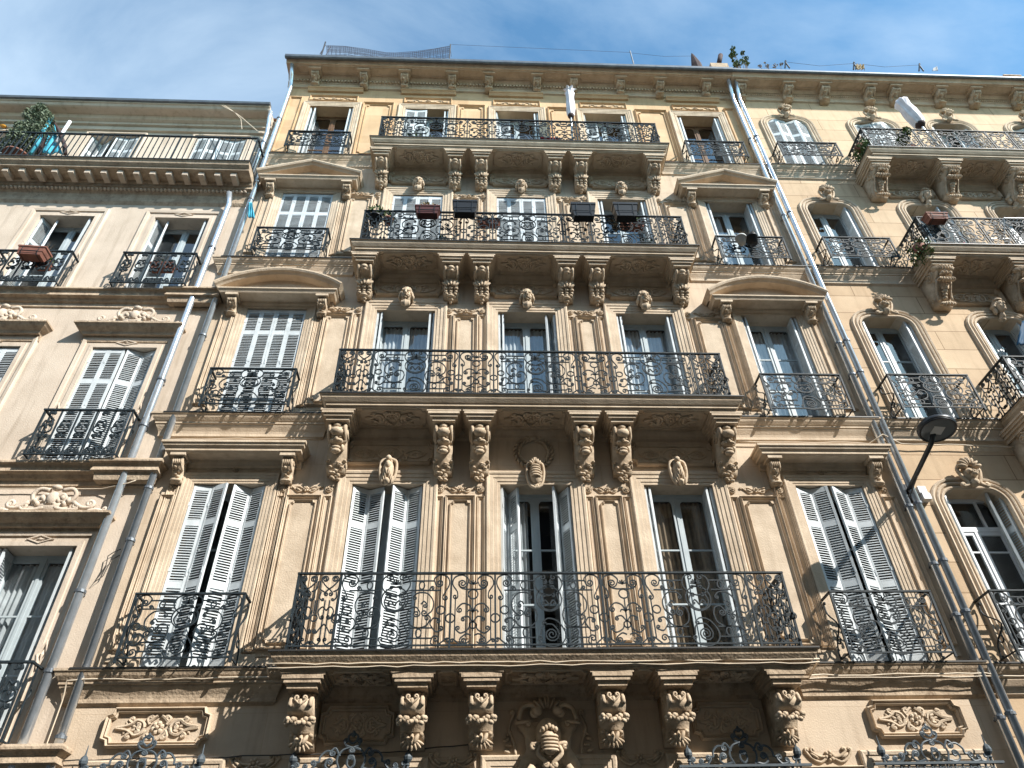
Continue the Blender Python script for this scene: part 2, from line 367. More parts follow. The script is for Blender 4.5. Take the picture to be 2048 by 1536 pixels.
def bar(mb, a, b, r, rz=None):
    a = Vector(a); b = Vector(b); t = (b - a).normalized(); up = Vector((0, 0, 1)) if abs(t.z) < .9 else Vector((0, 1, 0))
    s = t.cross(up).normalized(); u = s.cross(t).normalized(); rz = rz or r; vs = []
    for p in (a, b):
        for i, j in ((-1, -1), (1, -1), (1, 1), (-1, 1)): vs.append(p + s * r * i + u * rz * j)
    mb.add(vs, [(0, 1, 2, 3), (7, 6, 5, 4), (0, 4, 5, 1), (1, 5, 6, 2), (2, 6, 7, 3), (3, 7, 4, 0)])
# ------------------------------------------------------------------ carved ornament
def rel(mb, pts, cx, cz, sc, r, y0=0.0, closed=False, soffit=None, taper=None):
    """stroke carved on the wall plane (or on a soffit at height soffit: z measured towards the street)"""
    if soffit is None: mb.tube([(cx + p.x * sc, y0 - r * .8, cz + p.y * sc) for p in pts], r, (0, -1, 0), 5, closed, taper)
    else: mb.tube([(cx + p.x * sc, cz + p.y * sc, soffit - r * .9) for p in pts], r, (0, 0, -1), 5, closed, taper)
def rosette(mb, x, z, r, y0=0.0, n=6):
    mb.lathe([(r, 0.0), (r, -.018), (r * .86, -.03), (r * .72, -.012)], (x, y0, z), 16, 'y')
    for i in range(n):
        a = 2 * math.pi * i / n; mb.blob((x + math.cos(a) * r * .45, y0 - .02, z + math.sin(a) * r * .45), (r * .27, .025, r * .27), 6, 4)
    mb.blob((x, y0 - .035, z), (r * .24, .03, r * .24), 6, 4)
def flower(mb, x, z, r, y0=0.0, n=6, soffit=None):
    for i in range(n):
        a = 2 * math.pi * (i + .25) / n; c = (math.cos(a) * r * .6, math.sin(a) * r * .6)
        if soffit is None: mb.blob((x + c[0], y0 - .01, z + c[1]), (r * .36, .028, r * .36), 7, 4)
        else: mb.blob((x + c[0], z + c[1], soffit), (r * .36, r * .36, .02), 7, 4)
    if soffit is None: mb.blob((x, y0 - .03, z), (r * .26, .035, r * .26), 7, 4)
    else: mb.blob((x, z, soffit - .01), (r * .26, r * .26, .03), 7, 4)
def arabesque(mb, cx, cz, w, h, r, y0=0.0, soffit=None, kind=0):
    """symmetrical scrollwork filling a w x h field"""
    k = w / 2; H = h / 2; o = []
    if kind == 0:
        o.append(stroke([(0, H * .95), (.16 * k, H * .8), (.34 * k, .08 * H), (.52 * k, -.35 * H), (.72 * k, -.55 * H), (.92 * k, -.15 * H)], e=(.05 * k, 1, 1)))
        o.append(stroke([(0, -H * .95), (.16 * k, -H * .8), (.34 * k, -.08 * H), (.52 * k, .35 * H), (.72 * k, .6 * H), (.97 * k, .02 * H)]))
        o.append(stroke([(.40 * k, .1 * H), (.38 * k, .5 * H), (.30 * k, .62 * H)], e=(.035 * k, 1.2, 1)))
        o.append(stroke([(.42 * k, -.25 * H), (.46 * k, -.7 * H), (.38 * k, -.85 * H)], e=(.04 * k, 1.2, -1)))
        o.append(stroke([(.56 * k, -.1 * H), (.66 * k, .2 * H), (.78 * k, .15 * H)], e=(.06 * k, 1.3, -1)))
    elif kind == 1:
        o.append(stroke([(.07 * k, .9 * H), (.20 * k, .95 * H), (.40 * k, .55 * H), (.46 * k, -.2 * H), (.34 * k, -.8 * H), (.12 * k, -.75 * H)], e=(.08 * k, 1.4, -1)))
        o.append(stroke([(.10 * k, .55 * H), (.20 * k, .1 * H), (.12 * k, -.4 * H)])); o.append(stroke([(.30 * k, .6 * H), (.24 * k, .1 * H), (.30 * k, -.5 * H)]))
        o.append(stroke([(.42 * k, .5 * H), (.60 * k, .75 * H), (.80 * k, .35 * H), (.97 * k, 0)])); o.append(stroke([(.42 * k, -.5 * H), (.60 * k, -.75 * H), (.80 * k, -.35 * H), (.97 * k, 0)]))
        o.append(stroke([(.52 * k, .05 * H), (.64 * k, .3 * H), (.78 * k, .05 * H)], e=(.05 * k, 1.2, -1)))
    else:
        for t in (1, -1):
            o.append(stroke([(.20 * k, .25 * H * t), (.27 * k, .72 * H * t), (.20 * k, .95 * H * t)], e=(.035 * k, 1.2, t)))
            o.append(stroke([(.30 * k, .02 * H * t), (.36 * k, .45 * H * t), (.50 * k, .62 * H * t), (.60 * k, .40 * H * t), (.72 * k, .18 * H * t), (.97 * k, .02 * H * t)]))
            o.append(stroke([(.50 * k, .36 * H * t), (.42 * k, .28 * H * t), (.46 * k, .08 * H * t)], e=(.03 * k, 1.1, -t), k=3))
            o.append(stroke([(.62 * k, .42 * H * t), (.70 * k, .66 * H * t), (.64 * k, .82 * H * t)], e=(.02 * k, 1, t), k=3))
            o.append(stroke([(.05 * k, .98 * H * t), (.12 * k, .82 * H * t), (.22 * k, .5 * H * t)], k=3))
    for p in o:
        rel(mb, p, cx, cz, 1, r, y0, False, soffit); rel(mb, mir(p), cx, cz, 1, r, y0, False, soffit)
    flower(mb, cx, cz, min(H * .62, k * .2), y0, 6, soffit)
    for sg in (-1, 1):      # leaflets springing from the stems
        for u, v, a in ((.30, .30, .7), (.30, -.34, -.7), (.55, .12, .3), (.56, -.16, -.3), (.74, .34, .9), (.75, -.36, -.9), (.88, .0, 0)):
            if soffit is None: mb.blob((cx + sg * u * k, y0 - .006, cz + v * H), (r * 1.9, .016, r * .9), 6, 4, Matrix.Rotation(-a * sg, 3, 'Y'))
            else: mb.blob((cx + sg * u * k, cz + v * H, soffit), (r * 1.9, r * .9, .014), 6, 4, Matrix.Rotation(a * sg, 3, 'Z'))
def notch(x0, x1, z0, z1, c):
    """rectangle path with inward cut corners, clockwise seen from the street"""
    return [(x0 + c, z1), (x1 - c, z1), (x1 - c * .75, z1 - c * .75), (x1, z1 - c), (x1, z0 + c), (x1 - c * .75, z0 + c * .75), (x1 - c, z0), (x0 + c, z0), (x0 + c * .75, z0 + c * .75), (x0, z0 + c), (x0, z1 - c), (x0 + c * .75, z1 - c * .75)]
BEAD = [(-.022, 0), (-.022, .02), (-.010, .030), (.004, .012), (.014, .022), (.024, .014), (.024, 0)]
def bead(mb, path, s=1.0, y0=0.0, h=1.8): mb.sweep(path, [(a * s, b * s * h) for a, b in BEAD], fac(y0), closed=True)
def rect(x0, x1, z0, z1): return [(x0, z1), (x1, z1), (x1, z0), (x0, z0)]
def head(kind, s=1.0):
    """carved keystone: bearded mask, lady's head, scroll console or shield; origin at its centre on the wall"""
    mb = MB(); b = mb.blob; rnd = random.Random(3)
    if kind in ('beard', 'beast'):
        b((0, -.13, .03), (.10, .11, .14), 12, 9); b((0, -.12, .12), (.105, .11, .07), 10, 6)
        b((0, -.235, .065), (.085, .03, .022), 8, 5); b((0, -.255, .02), (.02, .04, .048), 8, 6); b((0, -.265, .0), (.03, .03, .02), 7, 5)
        for sg in (-1, 1):
            b((sg * .042, -.222, .04), (.02, .018, .014), 7, 5); b((sg * .055, -.21, -.005), (.035, .035, .03), 8, 5)
            b((sg * .035, -.225, -.035), (.045, .025, .015), 8, 5, Matrix.Rotation(sg * .5, 3, 'Y'))
            b((sg * .115, -.08, .02), (.028, .04, .05), 7, 5)
            for q in range(5): b((sg * (.05 + .018 * q), -.14 - .02 * (q % 2), .15 - .035 * q), (.035, .06, .035), 7, 5)
        b((0, -.225, -.06), (.03, .02, .012), 7, 4)
        for q in range(9):
            a = -.07 + .0175 * q; ln = .11 - abs(a) * .6
            b((a, -.165 - .03 * (1 - abs(a) / .08), -.10 - ln * .35), (.018, .045, ln * .62), 7, 6, Matrix.Rotation(a * 3, 3, 'Y'))
        if kind == 'beast':
            for sg in (-1, 1): b((sg * .09, -.10, .17), (.04, .05, .035), 7, 5, Matrix.Rotation(sg * .7, 3, 'Y'))
    elif kind == 'lady':
        b((0, -.14, .0), (.085, .10, .125), 12, 9); b((0, -.235, .0), (.016, .03, .035), 7, 5); b((0, -.225, -.05), (.028, .014, .012), 7, 4); b((0, -.20, -.09), (.035, .03, .025), 7, 5)
        for sg in (-1, 1):
            b((sg * .036, -.222, .022), (.02, .014, .011), 6, 4); b((sg * .05, -.19, -.03), (.03, .03, .03), 7, 5)
            for q in range(5): b((sg * (.03 + .022 * q), -.15 + .015 * q, .12 - .03 * q), (.045, .07, .035), 8, 5, Matrix.Rotation(sg * .4, 3, 'Y'))
            b((sg * .10, -.08, -.06), (.03, .05, .08), 7, 5)
        b((0, -.10, -.16), (.05, .06, .06), 8, 5); b((0, -.06, -.21), (.09, .06, .035), 8, 5)
        mb.tube([(.10 * math.cos(a), -.16 - .06 * math.sin(a), .10) for a in [math.pi * i / 8 for i in range(9)]], .016, (0, 0, 1), 6)
    elif kind == 'scroll':
        b((0, -.10, .0), (.10, .10, .17), 10, 8); b((0, -.17, .07), (.05, .06, .06), 8, 6); b((.0, -.18, .16), (.05, .05, .04), 8, 5)
        for sg in (-1, 1):
            p = stroke([(sg * .04, .17), (sg * .12, .13), (sg * .13, .0), (sg * .10, -.12), (sg * .05, -.17)], e=(.045, 1.4, -sg), s=(.03, 1.1, sg))
            mb.tube([(q.x, -.13, q.y) for q in p], .026, (0, -1, 0), 6)
            for q in range(4): b((sg * (.02 + .02 * q), -.19 + .015 * q, -.03 - .035 * q), (.015, .035, .06), 6, 5, Matrix.Rotation(sg * .25, 3, 'Y'))
        b((0, -.16, -.16), (.05, .07, .04), 8, 5)
    elif kind == 'shield':
        b((0, -.11, -.02), (.10, .09, .15), 12, 8)
        for q in range(5): mb.tube([((.085 - abs(q - 2) * .006) * math.cos(a), -.14 - .065 * math.sin(a), -.08 + .035 * q) for a in [math.pi * i / 8 for i in range(9)]], .014, (0, 0, 1), 5)
        for sg in (-1, 1):
            mb.tube([(q.x, -.10, q.y) for q in stroke([(sg * .03, .14), (sg * .12, .12), (sg * .14, -.02), (sg * .10, -.16), (sg * .03, -.21)], e=(.03, 1.2, -sg), s=(.02, 1, sg))], .024, (0, -1, 0), 6)
            for q in range(3): b((sg * .025 * (q + .5), -.13, .16 - .02 * q), (.022, .05, .05), 6, 5, Matrix.Rotation(sg * .4 * q, 3, 'Y'))
    elif kind == 'acanthus':
        b((0, -.10, .0), (.11, .09, .12), 10, 7)
        for q in range(7):
            a = R_(90 + (q - 3) * 27); b((.10 * math.cos(a), -.17, .07 + .09 * math.sin(a)), (.026, .06, .07), 7, 5, Matrix.Rotation(math.pi / 2 - a, 3, 'Y'))
        for q in range(5): b((-.06 + .03 * q, -.20, -.01 - .015 * (q % 2)), (.025, .045, .028), 7, 5)
        b((0, -.20, -.05), (.05, .05, .03), 8, 5)
        for sg in (-1, 1):
            mb.tube([(q.x, -.12, q.y) for q in stroke([(sg * .10, .14), (sg * .15, .06), (sg * .12, -.06), (sg * .08, -.15), (sg * .15, -.19)], s=(.035, 1.3, sg), e=(.025, 1.1, sg))], .026, (0, -1, 0), 6)
        b((0, -.12, -.14), (.06, .08, .06), 8, 5)
    if kind in ('beard', 'beast', 'lady'): mb.v = [(x * .82, y, z * 1.18) for x, y, z in mb.v]
    if kind in ('scroll', 'shield'): mb.v = [(x * .82, y, z * 1.08) for x, y, z in mb.v]
    mb.v = [(x * s, y * s, z * s) for x, y, z in mb.v]
    return mb.mesh('carving', M['carve'], True)
HEADS = {k: head(k, 1.0) for k in ('beard', 'beast', 'lady', 'scroll', 'shield', 'acanthus')}
def place_head(kind, x, z, parent, s=1.0, name='keystone', y=0.0, rz=0.0):
    return link(bpy.data.objects.new(name, HEADS[kind]), parent, Matrix.Translation((x, y, z)) @ Matrix.Rotation(rz, 4, 'Z') @ Matrix.Scale(s, 4))
def corbel_mesh(kind, w, D, H):
    """console: side profile extruded over width w, depth D at the top, height H, plus its carving. origin: top, at the wall"""
    mb = MB(); b = mb.blob
    if kind == 'cluster':
        pr = [(0, 0), (D * .80, 0), (D * .80, -.07), (D, -.10), (D * 1.05, -.17), (D, -.24), (D * .84, -.28), (D * .62, -.32), (D * .45, -.42), (D * .34, -.56 * H / .58), (D * .36, -.80 * H), (D * .26, -.9 * H), (D * .1, -H), (0, -H)]
    elif kind == 'small':
        pr = [(0, 0), (D, 0), (D * 1.03, -.2 * H), (D * .9, -.38 * H), (D * .55, -.5 * H), (D * .38, -.68 * H), (D * .5, -.86 * H), (D * .42, -.97 * H), (0, -H)]
    else:
        pr = [(0, 0), (D * .86, 0), (D, -.05 * H), (D * 1.03, -.12 * H), (D * .97, -.2 * H), (D * .85, -.25 * H), (D * .72, -.28 * H), (D * .64, -.34 * H), (D * .60, -.45 * H), (D * .48, -.58 * H), (D * .36, -.70 * H), (D * .30, -.80 * H), (D * .22, -.86 * H), (0, -.88 * H)]
    n = len(pr); hw = w / 2
    vs = [(-hw, -a, c) for a, c in pr] + [(hw, -a, c) for a, c in pr]
    mb.add(vs, [tuple(range(n))[::-1], tuple(range(n, 2 * n))] + [(i, i + 1, n + i + 1, n + i) for i in range(n - 1)] + [(n - 1, 0, n, 2 * n - 1)])
    def front(z):
        for (a, c), (a2, c2) in zip(pr[1:], pr[2:]):
            if c >= z >= c2 and c != c2: return a + (a2 - a) * (c - z) / (c - c2)
        return D * .3
    for sg in (-1, 1):      # volutes on the cheeks and raised borders on the front
        for (cy, cz, r) in ((-D * .62, -.14 * H, min(.16 * H, D * .3)), (-D * .24, -.72 * H, .09 * H)):
            p = curl(Vector((r, 0)), Vector((0, 1)), r, 1.8, 1)
            mb.tube([(sg * (hw + .004), cy + q.x, cz + q.y) for q in p], r * .16, (sg, 0, 0), 5)
        zs = [-.02 - (H * (.30 if kind != 'small' else .45)) * i / 7 for i in range(8)]
        mb.tube([(sg * hw * .82, -front(z) - .004, z) for z in zs], hw * .18, (sg, 0, 0), 6)
    if kind == 'leaf':
        b((0, -front(-.13 * H) - .0, -.13 * H), (hw * .5, .05, .07 * H), 8, 6); b((0, -front(-.2 * H), -.21 * H), (hw * .42, .04, .05 * H), 7, 5)
        b((0, -D * .95, -.03 * H), (hw * .9, .05, .03 * H), 8, 5)
        for i in range(5):
            a = (i - 2) * .38; z = -.50 * H + .03 * H * (2 - abs(i - 2)); b((math.sin(a) * hw * 1.25, -front(z) - .01, z), (hw * .20, .035, .12 * H), 7, 6, Matrix.Rotation(a, 3, 'Y'))
        for q, (zz, ww) in enumerate(((-.62, 1.0), (-.70, .95), (-.77, .8))):
            for sg in (-1, 0, 1): b((sg * hw * ww * .75, -front(zz * H) - .012, zz * H), (hw * .34, .05, .05 * H), 7, 5)
        b((0, -D * .30, -.84 * H), (hw * .62, .07, .05 * H), 8, 6)
        b((0, -D * .22, -.91 * H), (hw * .42, .055, .045 * H), 7, 5); b((0, -D * .14, -.97 * H), (hw * .25, .04, .035 * H), 7, 5)
    elif kind == 'mask':
        b((0, -D * 1.0, -.06 * H), (hw * .5, .05, .06 * H), 8, 6); b((0, -front(-.2 * H) - .02, -.20 * H), (hw * .72, .08, .09 * H), 10, 7)
        z0 = -.33 * H; f = front(z0)
        b((0, -f - .05, z0), (hw * .72, .08, .085 * H), 10, 7)
        b((0, -f - .135, z0 + .0 * H), (hw * .2, .04, .045 * H), 7, 5); b((0, -f - .115, z0 + .045 * H), (hw * .62, .03, .014 * H), 8, 4)
        for sg in (-1, 1):
            b((sg * hw * .4, -f - .11, z0 - .035 * H), (hw * .3, .035, .03 * H), 7, 5); b((sg * hw * .75, -f - .0, z0 + .03 * H), (hw * .25, .06, .06 * H), 7, 5)
            b((sg * hw * .62, -f + .0, z0 - .12 * H), (hw * .2, .07, .07 * H), 7, 5)
        b((0, -f - .06, z0 - .155 * H), (hw * .5, .05, .035 * H), 8, 5); b((0, -f - .04, z0 - .22 * H), (hw * .55, .06, .05 * H), 8, 5)
        for sg in (-1, 1): b((sg * hw * .9, -D * .35, -.66 * H), (hw * .25, .08, .03 * H), 7, 5)
        rnd = random.Random(5)
        for i in range(16):
            u = i / 15; z = -(.70 + .30 * u) * H; ww = hw * (.8 - .5 * u)
            b((rnd.uniform(-1, 1) * ww, -D * (.34 - .2 * u) - rnd.uniform(0, .03), z), (hw * .26, .045, .028 * H), 7, 5)
    elif kind == 'cluster':
        for sg in (-1, 1):
            b((sg * hw * .45, -D * .84, -.045), (hw * .28, .03, .04), 7, 5)
        mb.tube([(q.x, -D * 1.05 - .01, q.y) for q in stroke([(-hw * .45, -.12), (0, -.17), (hw * .45, -.12)], e=(.03, 1.1, 1), s=(.03, 1.1, -1))], .014, (0, -1, 0), 5)
        b((0, -D * 1.05, -.15), (.03, .03, .045), 7, 5)
        rnd = random.Random(9)
        for i in range(22):
            a = -1.4 + 2.8 * i / 21; b((math.sin(a) * hw * 1.12, -D * .80 - .03 * math.cos(a) - rnd.uniform(0, .04), -.31 - rnd.uniform(0, .07)), (.034, .04, .032), 7, 5)
        for i in range(3): b(((i - 1) * .05, -D * .46, -.50), (.03, .04, .07), 7, 5, Matrix.Rotation((i - 1) * .5, 3, 'Y'))
        for i in range(7):
            a = (i - 3) * .38; b((math.sin(a) * hw * .62, -D * .40, -H * .86 - .05 * math.cos(a)), (.022, .04, .075), 7, 5, Matrix.Rotation(-a, 3, 'Y'))
        for sg in (-1, 1): b((sg * hw * .75, -D * .40, -H * .75), (.04, .05, .03), 7, 5)
    elif kind == 'small':
        for i in range(5): b(((i - 2) * hw * .36, -D * 1.0, -.18 * H), (hw * .2, .03, .15 * H), 7, 5)
        for i in range(4): b((((i % 2) - .5) * hw * .5, -front(-(.42 + .1 * i) * H) - .01, -(.42 + .1 * i) * H), (hw * .36, .04, .06 * H), 7, 5)
        b((0, -D * .5, -.9 * H), (hw * 1.1, .04, .06 * H), 8, 5)
    elif kind == 'bulb':
        b((0, -D * .96, -.13 * H), (hw * .8, .09, .10 * H), 12, 7)
        for i in range(9):
            q = (i - 4) * .36; b((math.sin(q) * hw * 1.02, -D * 1.02 - .03 * math.cos(q), -.12 * H + .05 * H * math.cos(q)), (hw * .13, .075, .095 * H), 7, 6, Matrix.Rotation(q * .6, 3, 'Y'))
        for i in range(3): b(((i - 1) * hw * .45, -D * 1.04, -.25 * H), (hw * .22, .07, .035 * H), 7, 5)
        for i in range(7):
            q = (i - 3) * .34; b((math.sin(q) * hw * .95, -D * .93, -.36 * H - .02 * H * math.cos(q)), (hw * .14, .06, .07 * H), 7, 6, Matrix.Rotation(-q, 3, 'Y'))
        for sg in (-1, 1):
            mb.tube([(sg * hw * .8, -y_, z_) for y_, z_ in ((D * .82, -.30 * H), (D * .7, -.42 * H), (D * .54, -.55 * H), (D * .44, -.68 * H), (D * .42, -.80 * H))], .028, (1, 0, 0), 6)
        for i in range(4): b((0, -D * (.66 - .07 * i), -(.50 + .07 * i) * H), (hw * (.42 - .05 * i), .05, .05 * H), 8, 5)
        for i in range(7):
            q = (i - 3) * .40; b((math.sin(q) * hw * .72, -D * .40 - .04 * math.cos(q), -H * .88 - .035 * math.cos(q)), (hw * .12, .055, .075 * H), 6, 5, Matrix.Rotation(-q, 3, 'Y'))
    return mb.mesh('corbel', M['carve'], True)
CM = {}
def corbel(kind, w, D, H, x, z, parent, y=0.0):
    k = (kind, w, D, H)
    if k not in CM: CM[k] = corbel_mesh(*k)
    me = CM[k]
    o = link(bpy.data.objects.new('corbel', me), parent, Matrix.Translation((x, y, z)))
    return o
# ------------------------------------------------------------------ shutters and windows
LM = {}
def leaf_mesh(w, h, matn):
    k = (round(w, 3), round(h, 2), matn)
    if k in LM: return LM[k]
    mb = MB(); t = .018; st = .042
    mb.box(0, st, -t, t, 0, h); mb.box(w - st, w, -t, t, 0, h)
    rails = [(0, .13), (h * .70 - .05, h * .70 + .05), (h - .09, h)] if h < 2.6 else [(0, .14), (h * .42 - .05, h * .42 + .05), (h * .77 - .05, h * .77 + .05), (h - .09, h)]
    for a, b in rails: mb.box(st - .002, w - st + .002, -t + .003, t - .003, a, b)
    for (a, b), (c, d) in zip(rails, rails[1:]):
        n = max(2, int((c - b) / .040)); p = (c - b) / n
        for i in range(n):
            z = b + p * (i + .5) + random.uniform(-.0025, .0025); x0 = st - .004; x1 = w - st + .004
            mb.add([(x0, -.016, z - .016), (x1, -.016, z - .016), (x1, .012, z + .006), (x0, .012, z + .006),
                    (x0, -.016, z - .006), (x1, -.016, z - .006), (x1, .012, z + .016), (x0, .012, z + .016)],
                   [(0, 3, 2, 1), (4, 5, 6, 7), (0, 1, 5, 4), (1, 2, 6, 5), (2, 3, 7, 6), (3, 0, 4, 7)])
    for zz in (h * .12, h * .5, h * .88): mb.box(-.006, .03, -t - .006, -t + .001, zz - .03, zz + .03)
    mb.box(w - .03, w - .015, -t - .010, -t + .001, h * .47, h * .47 + .10)
    LM[k] = mb.mesh('shutter', M[matn]); return LM[k]
def shutters(win, cx, zb, zt, w, left, right, matn='shutter', y=.03):
    lw = w / 4 - .003; h = zt - zb - .03
    me = leaf_mesh(lw, h, matn)
    for sg, pr in ((1, left), (-1, right)):
        if pr is None: continue
        a1, a2 = R_(pr[0]), R_(pr[1]); jx = cx - sg * w / 2 + sg * .004
        p = Vector((jx + sg * .018 * abs(math.sin(a1)), y, zb + .012))
        for a in (a1, a2):
            ang = a if sg == 1 else math.pi - a
            mw = Matrix.Translation(p) @ Matrix.Rotation(ang, 4, 'Z')
            if sg == -1: mw = mw @ Matrix.Rotation(math.pi, 4, 'X') @ Matrix.Translation((0, 0, -h)); mw = Matrix.Translation(p) @ Matrix.Rotation(ang, 4, 'Z')
            if sg == -1: mw = mw @ Matrix.Scale(-1, 4, (0, 1, 0))
            link(bpy.data.objects.new('shutter', me), win, mw)
            p = p + Vector((math.cos(a) * lw * sg, math.sin(a) * lw, 0))
            if abs(math.degrees(a1 - a2)) > 120: p.x += sg * .042
GM = {}
def glazing(win, cx, zb, zt, w, matn='frame', y=.33, curtain=None, arch=True, transom=None):
    h = zt - zb; k = (round(w, 3), round(h, 2), matn, arch, transom)
    if k not in GM:
        mb = MB(); f = .05; b = mb.box; w2 = w / 2
        b(-w2, -w2 + f, -.03, .04, 0, h); b(w2 - f, w2, -.03, .04, 0, h); b(-w2 + f, w2 - f, -.03, .04, h - f, h)
        b(-w2 + f, w2 - f, -.03, .04, 0, .05)
        c = .06
        tz = h * .66
        if transom: b(-w2 + f, w2 - f, -.035, .035, h * .80 - .04, h * .80 + .04)
        top = h - f if not transom else h * .80 - .04
        for sg in (-1, 1):
            x0, x1 = (.008, w2 - f) if sg == 1 else (-w2 + f, -.008)
            b(x0, x0 + c, -.02, .02, .05, top); b(x1 - c, x1, -.02, .02, .05, top)
            b(x0 + c, x1 - c, -.02, .02, top - c, top); b(x0 + c, x1 - c, -.02, .02, .05, .35)
            b(x0 + c, x1 - c, -.014, .014, tz - .013, tz + .013); b(x0 + c, x1 - c, -.014, .014, h * .36 - .013, h * .36 + .013)
            if arch:   # rounded upper pane corners
                r = .10
                for xx, s2 in ((x0 + c, 1), (x1 - c, -1)):
                    vs = [(xx, -.018, top - c)]; 
                    for i in range(5):
                        a = math.pi / 2 * i / 4; vs.append((xx + s2 * r * (1 - math.sin(a)), -.018, top - c - r * (1 - math.cos(a))))
                    mb.add(vs, [tuple(range(6))])
            if transom: b((x0 + x1) / 2 - .02, (x0 + x1) / 2 + .02, -.02, .02, h * .80 + .04, h - f)
        b(-.022, .022, -.034, -.021, .05, top)
        gm = MB(); gm.add([(-w2 + f, 0, .06), (w2 - f, 0, .06), (w2 - f, 0, h - f), (-w2 + f, 0, h - f)], [(0, 1, 2, 3)])
        GM[k] = (mb.mesh('frame', M[matn]), gm.mesh('pane', M['glass']))
    mf, mg = GM[k]; mw = Matrix.Translation((cx, y, zb))
    link(bpy.data.objects.new('frame', mf), win, mw); link(bpy.data.objects.new('pane', mg), win, mw)
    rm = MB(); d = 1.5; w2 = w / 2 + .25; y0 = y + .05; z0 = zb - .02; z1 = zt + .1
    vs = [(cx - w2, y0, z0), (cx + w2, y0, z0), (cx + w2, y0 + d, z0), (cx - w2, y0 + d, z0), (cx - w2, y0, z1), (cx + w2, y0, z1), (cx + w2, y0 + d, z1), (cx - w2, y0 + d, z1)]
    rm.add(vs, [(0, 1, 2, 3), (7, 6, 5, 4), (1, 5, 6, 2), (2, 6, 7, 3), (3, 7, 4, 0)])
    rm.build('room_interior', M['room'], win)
    if curtain:
        spans = {'both': ((-.48, -.02), (.02, .48)), 'left': ((-.48, -.1),), 'right': ((.1, .48),), 'sides': ((-.48, -.22), (.22, .48))}[curtain[0]]
        for a, b_ in spans:
            cm = MB(); n = 28; vs = []
            for i in range(n + 1):
                x = cx + w * (a + (b_ - a) * i / n); yy = y + .085 + .022 * math.sin(i * 1.45) + .01 * math.sin(i * .6 + a * 9)
                vs += [(x, yy, zb + .06), (x, yy, zt - .10)]
            cm.add(vs, [(2 * i, 2 * i + 2, 2 * i + 3, 2 * i + 1) for i in range(n)])
            cm.build('curtain', M[curtain[1]], win, True)
HOLES = {}
def wall_mesh(x0, x1, z0, z1, holes, depth=.38, y=0.0, back=True):
    """wall sheet with real openings and their reveals"""
    mb = MB(); xs = sorted({x0, x1} | {h[0] for h in holes} | {h[1] for h in holes}); zs = sorted({z0, z1} | {h[2] for h in holes} | {h[3] for h in holes})
    for i in range(len(xs) - 1):
        for j in range(len(zs) - 1):
            cx = (xs[i] + xs[i + 1]) / 2; cz = (zs[j] + zs[j + 1]) / 2
            if any(h[0] < cx < h[1] and h[2] < cz < h[3] for h in holes): continue
            mb.add([(xs[i], y, zs[j]), (xs[i + 1], y, zs[j]), (xs[i + 1], y, zs[j + 1]), (xs[i], y, zs[j + 1])], [(0, 1, 2, 3)])
    for a, b, c, d in holes:
        mb.add([(a, y, c), (b, y, c), (b, y, d), (a, y, d), (a, y + depth, c), (b, y + depth, c), (b, y + depth, d), (a, y + depth, d)],
               [(0, 4, 5, 1), (3, 2, 6, 7), (0, 3, 7, 4), (1, 5, 6, 2)])
    return mb
def build_wall(name, mb, m, parent):
    me = bpy.data.meshes.new(name); me.from_pydata(mb.v, [], mb.f); me.materials.append(m); me.update()
    return link(bpy.data.objects.new(name, me), parent)
ARCHI = [(0, 0), (0, .018), (-.045, .018), (-.05, .03), (-.11, .03), (-.115, .042), (-.175, .042), (-.18, .055), (-.215, .062), (-.235, .05), (-.24, 0)]
ARCHR = [(0, 0), (0, .03), (-.02, .045), (-.045, .045), (-.06, .02), (-.08, .05), (-.105, .06), (-.125, .045), (-.135, .022), (-.155, .05), (-.185, .06), (-.205, .04), (-.21, 0)]
def arch_path(x0, x1, zb, zt, r=0.0):
    if r == 0: return [(x0, zb), (x0, zt), (x1, zt), (x1, zb)]
    p = [(x0, zb)]
    for i in range(7): a = math.pi - math.pi / 2 * i / 6; p.append((x0 + r + r * math.cos(a), zt - r + r * math.sin(a)))
    for i in range(7): a = math.pi / 2 - math.pi / 2 * i / 6; p.append((x1 - r + r * math.cos(a), zt - r + r * math.sin(a)))
    return p + [(x1, zb)]
def window(B, cx, zb, zt, w, key, prof=ARCHI, sc=1.0, r=0.0, m='trim', fm='frame', left=None, right=None, curtain=None, transom=None, arch=True, shm='shutter'):
    HOLES.setdefault(key, []).append((cx - w / 2, cx + w / 2, zb, zt))
    mb = MB(); mb.sweep(arch_path(cx - w / 2, cx + w / 2, zb, zt, r), [(-a * -1 * sc, b * sc) for a, b in prof], fac())
    if r:
        for sg in (-1, 1):
            xx = cx + sg * w / 2; vs = [(xx, -.001, zt), (xx, .38, zt)]; fs = []
            for i in range(7):
                a = math.pi / 2 * i / 6; px = xx - sg * (r - r * math.cos(a)); pz = zt - r + r * math.sin(a); vs += [(px, -.001, pz), (px, .38, pz)]
            for i in range(6): k = 2 + 2 * i; fs += [(k, k + 1, k + 3, k + 2), (0, k, k + 2)]
            mb.add(vs, fs)
    win = mb.build('window', M[m], B)
    glazing(win, cx, zb, zt, w, fm, curtain=curtain, transom=transom, arch=arch)
    if left or right: shutters(win, cx, zb, zt, w, left, right, shm)
    return win
CLOSED = (0, 0); FOLD = (86, -87)
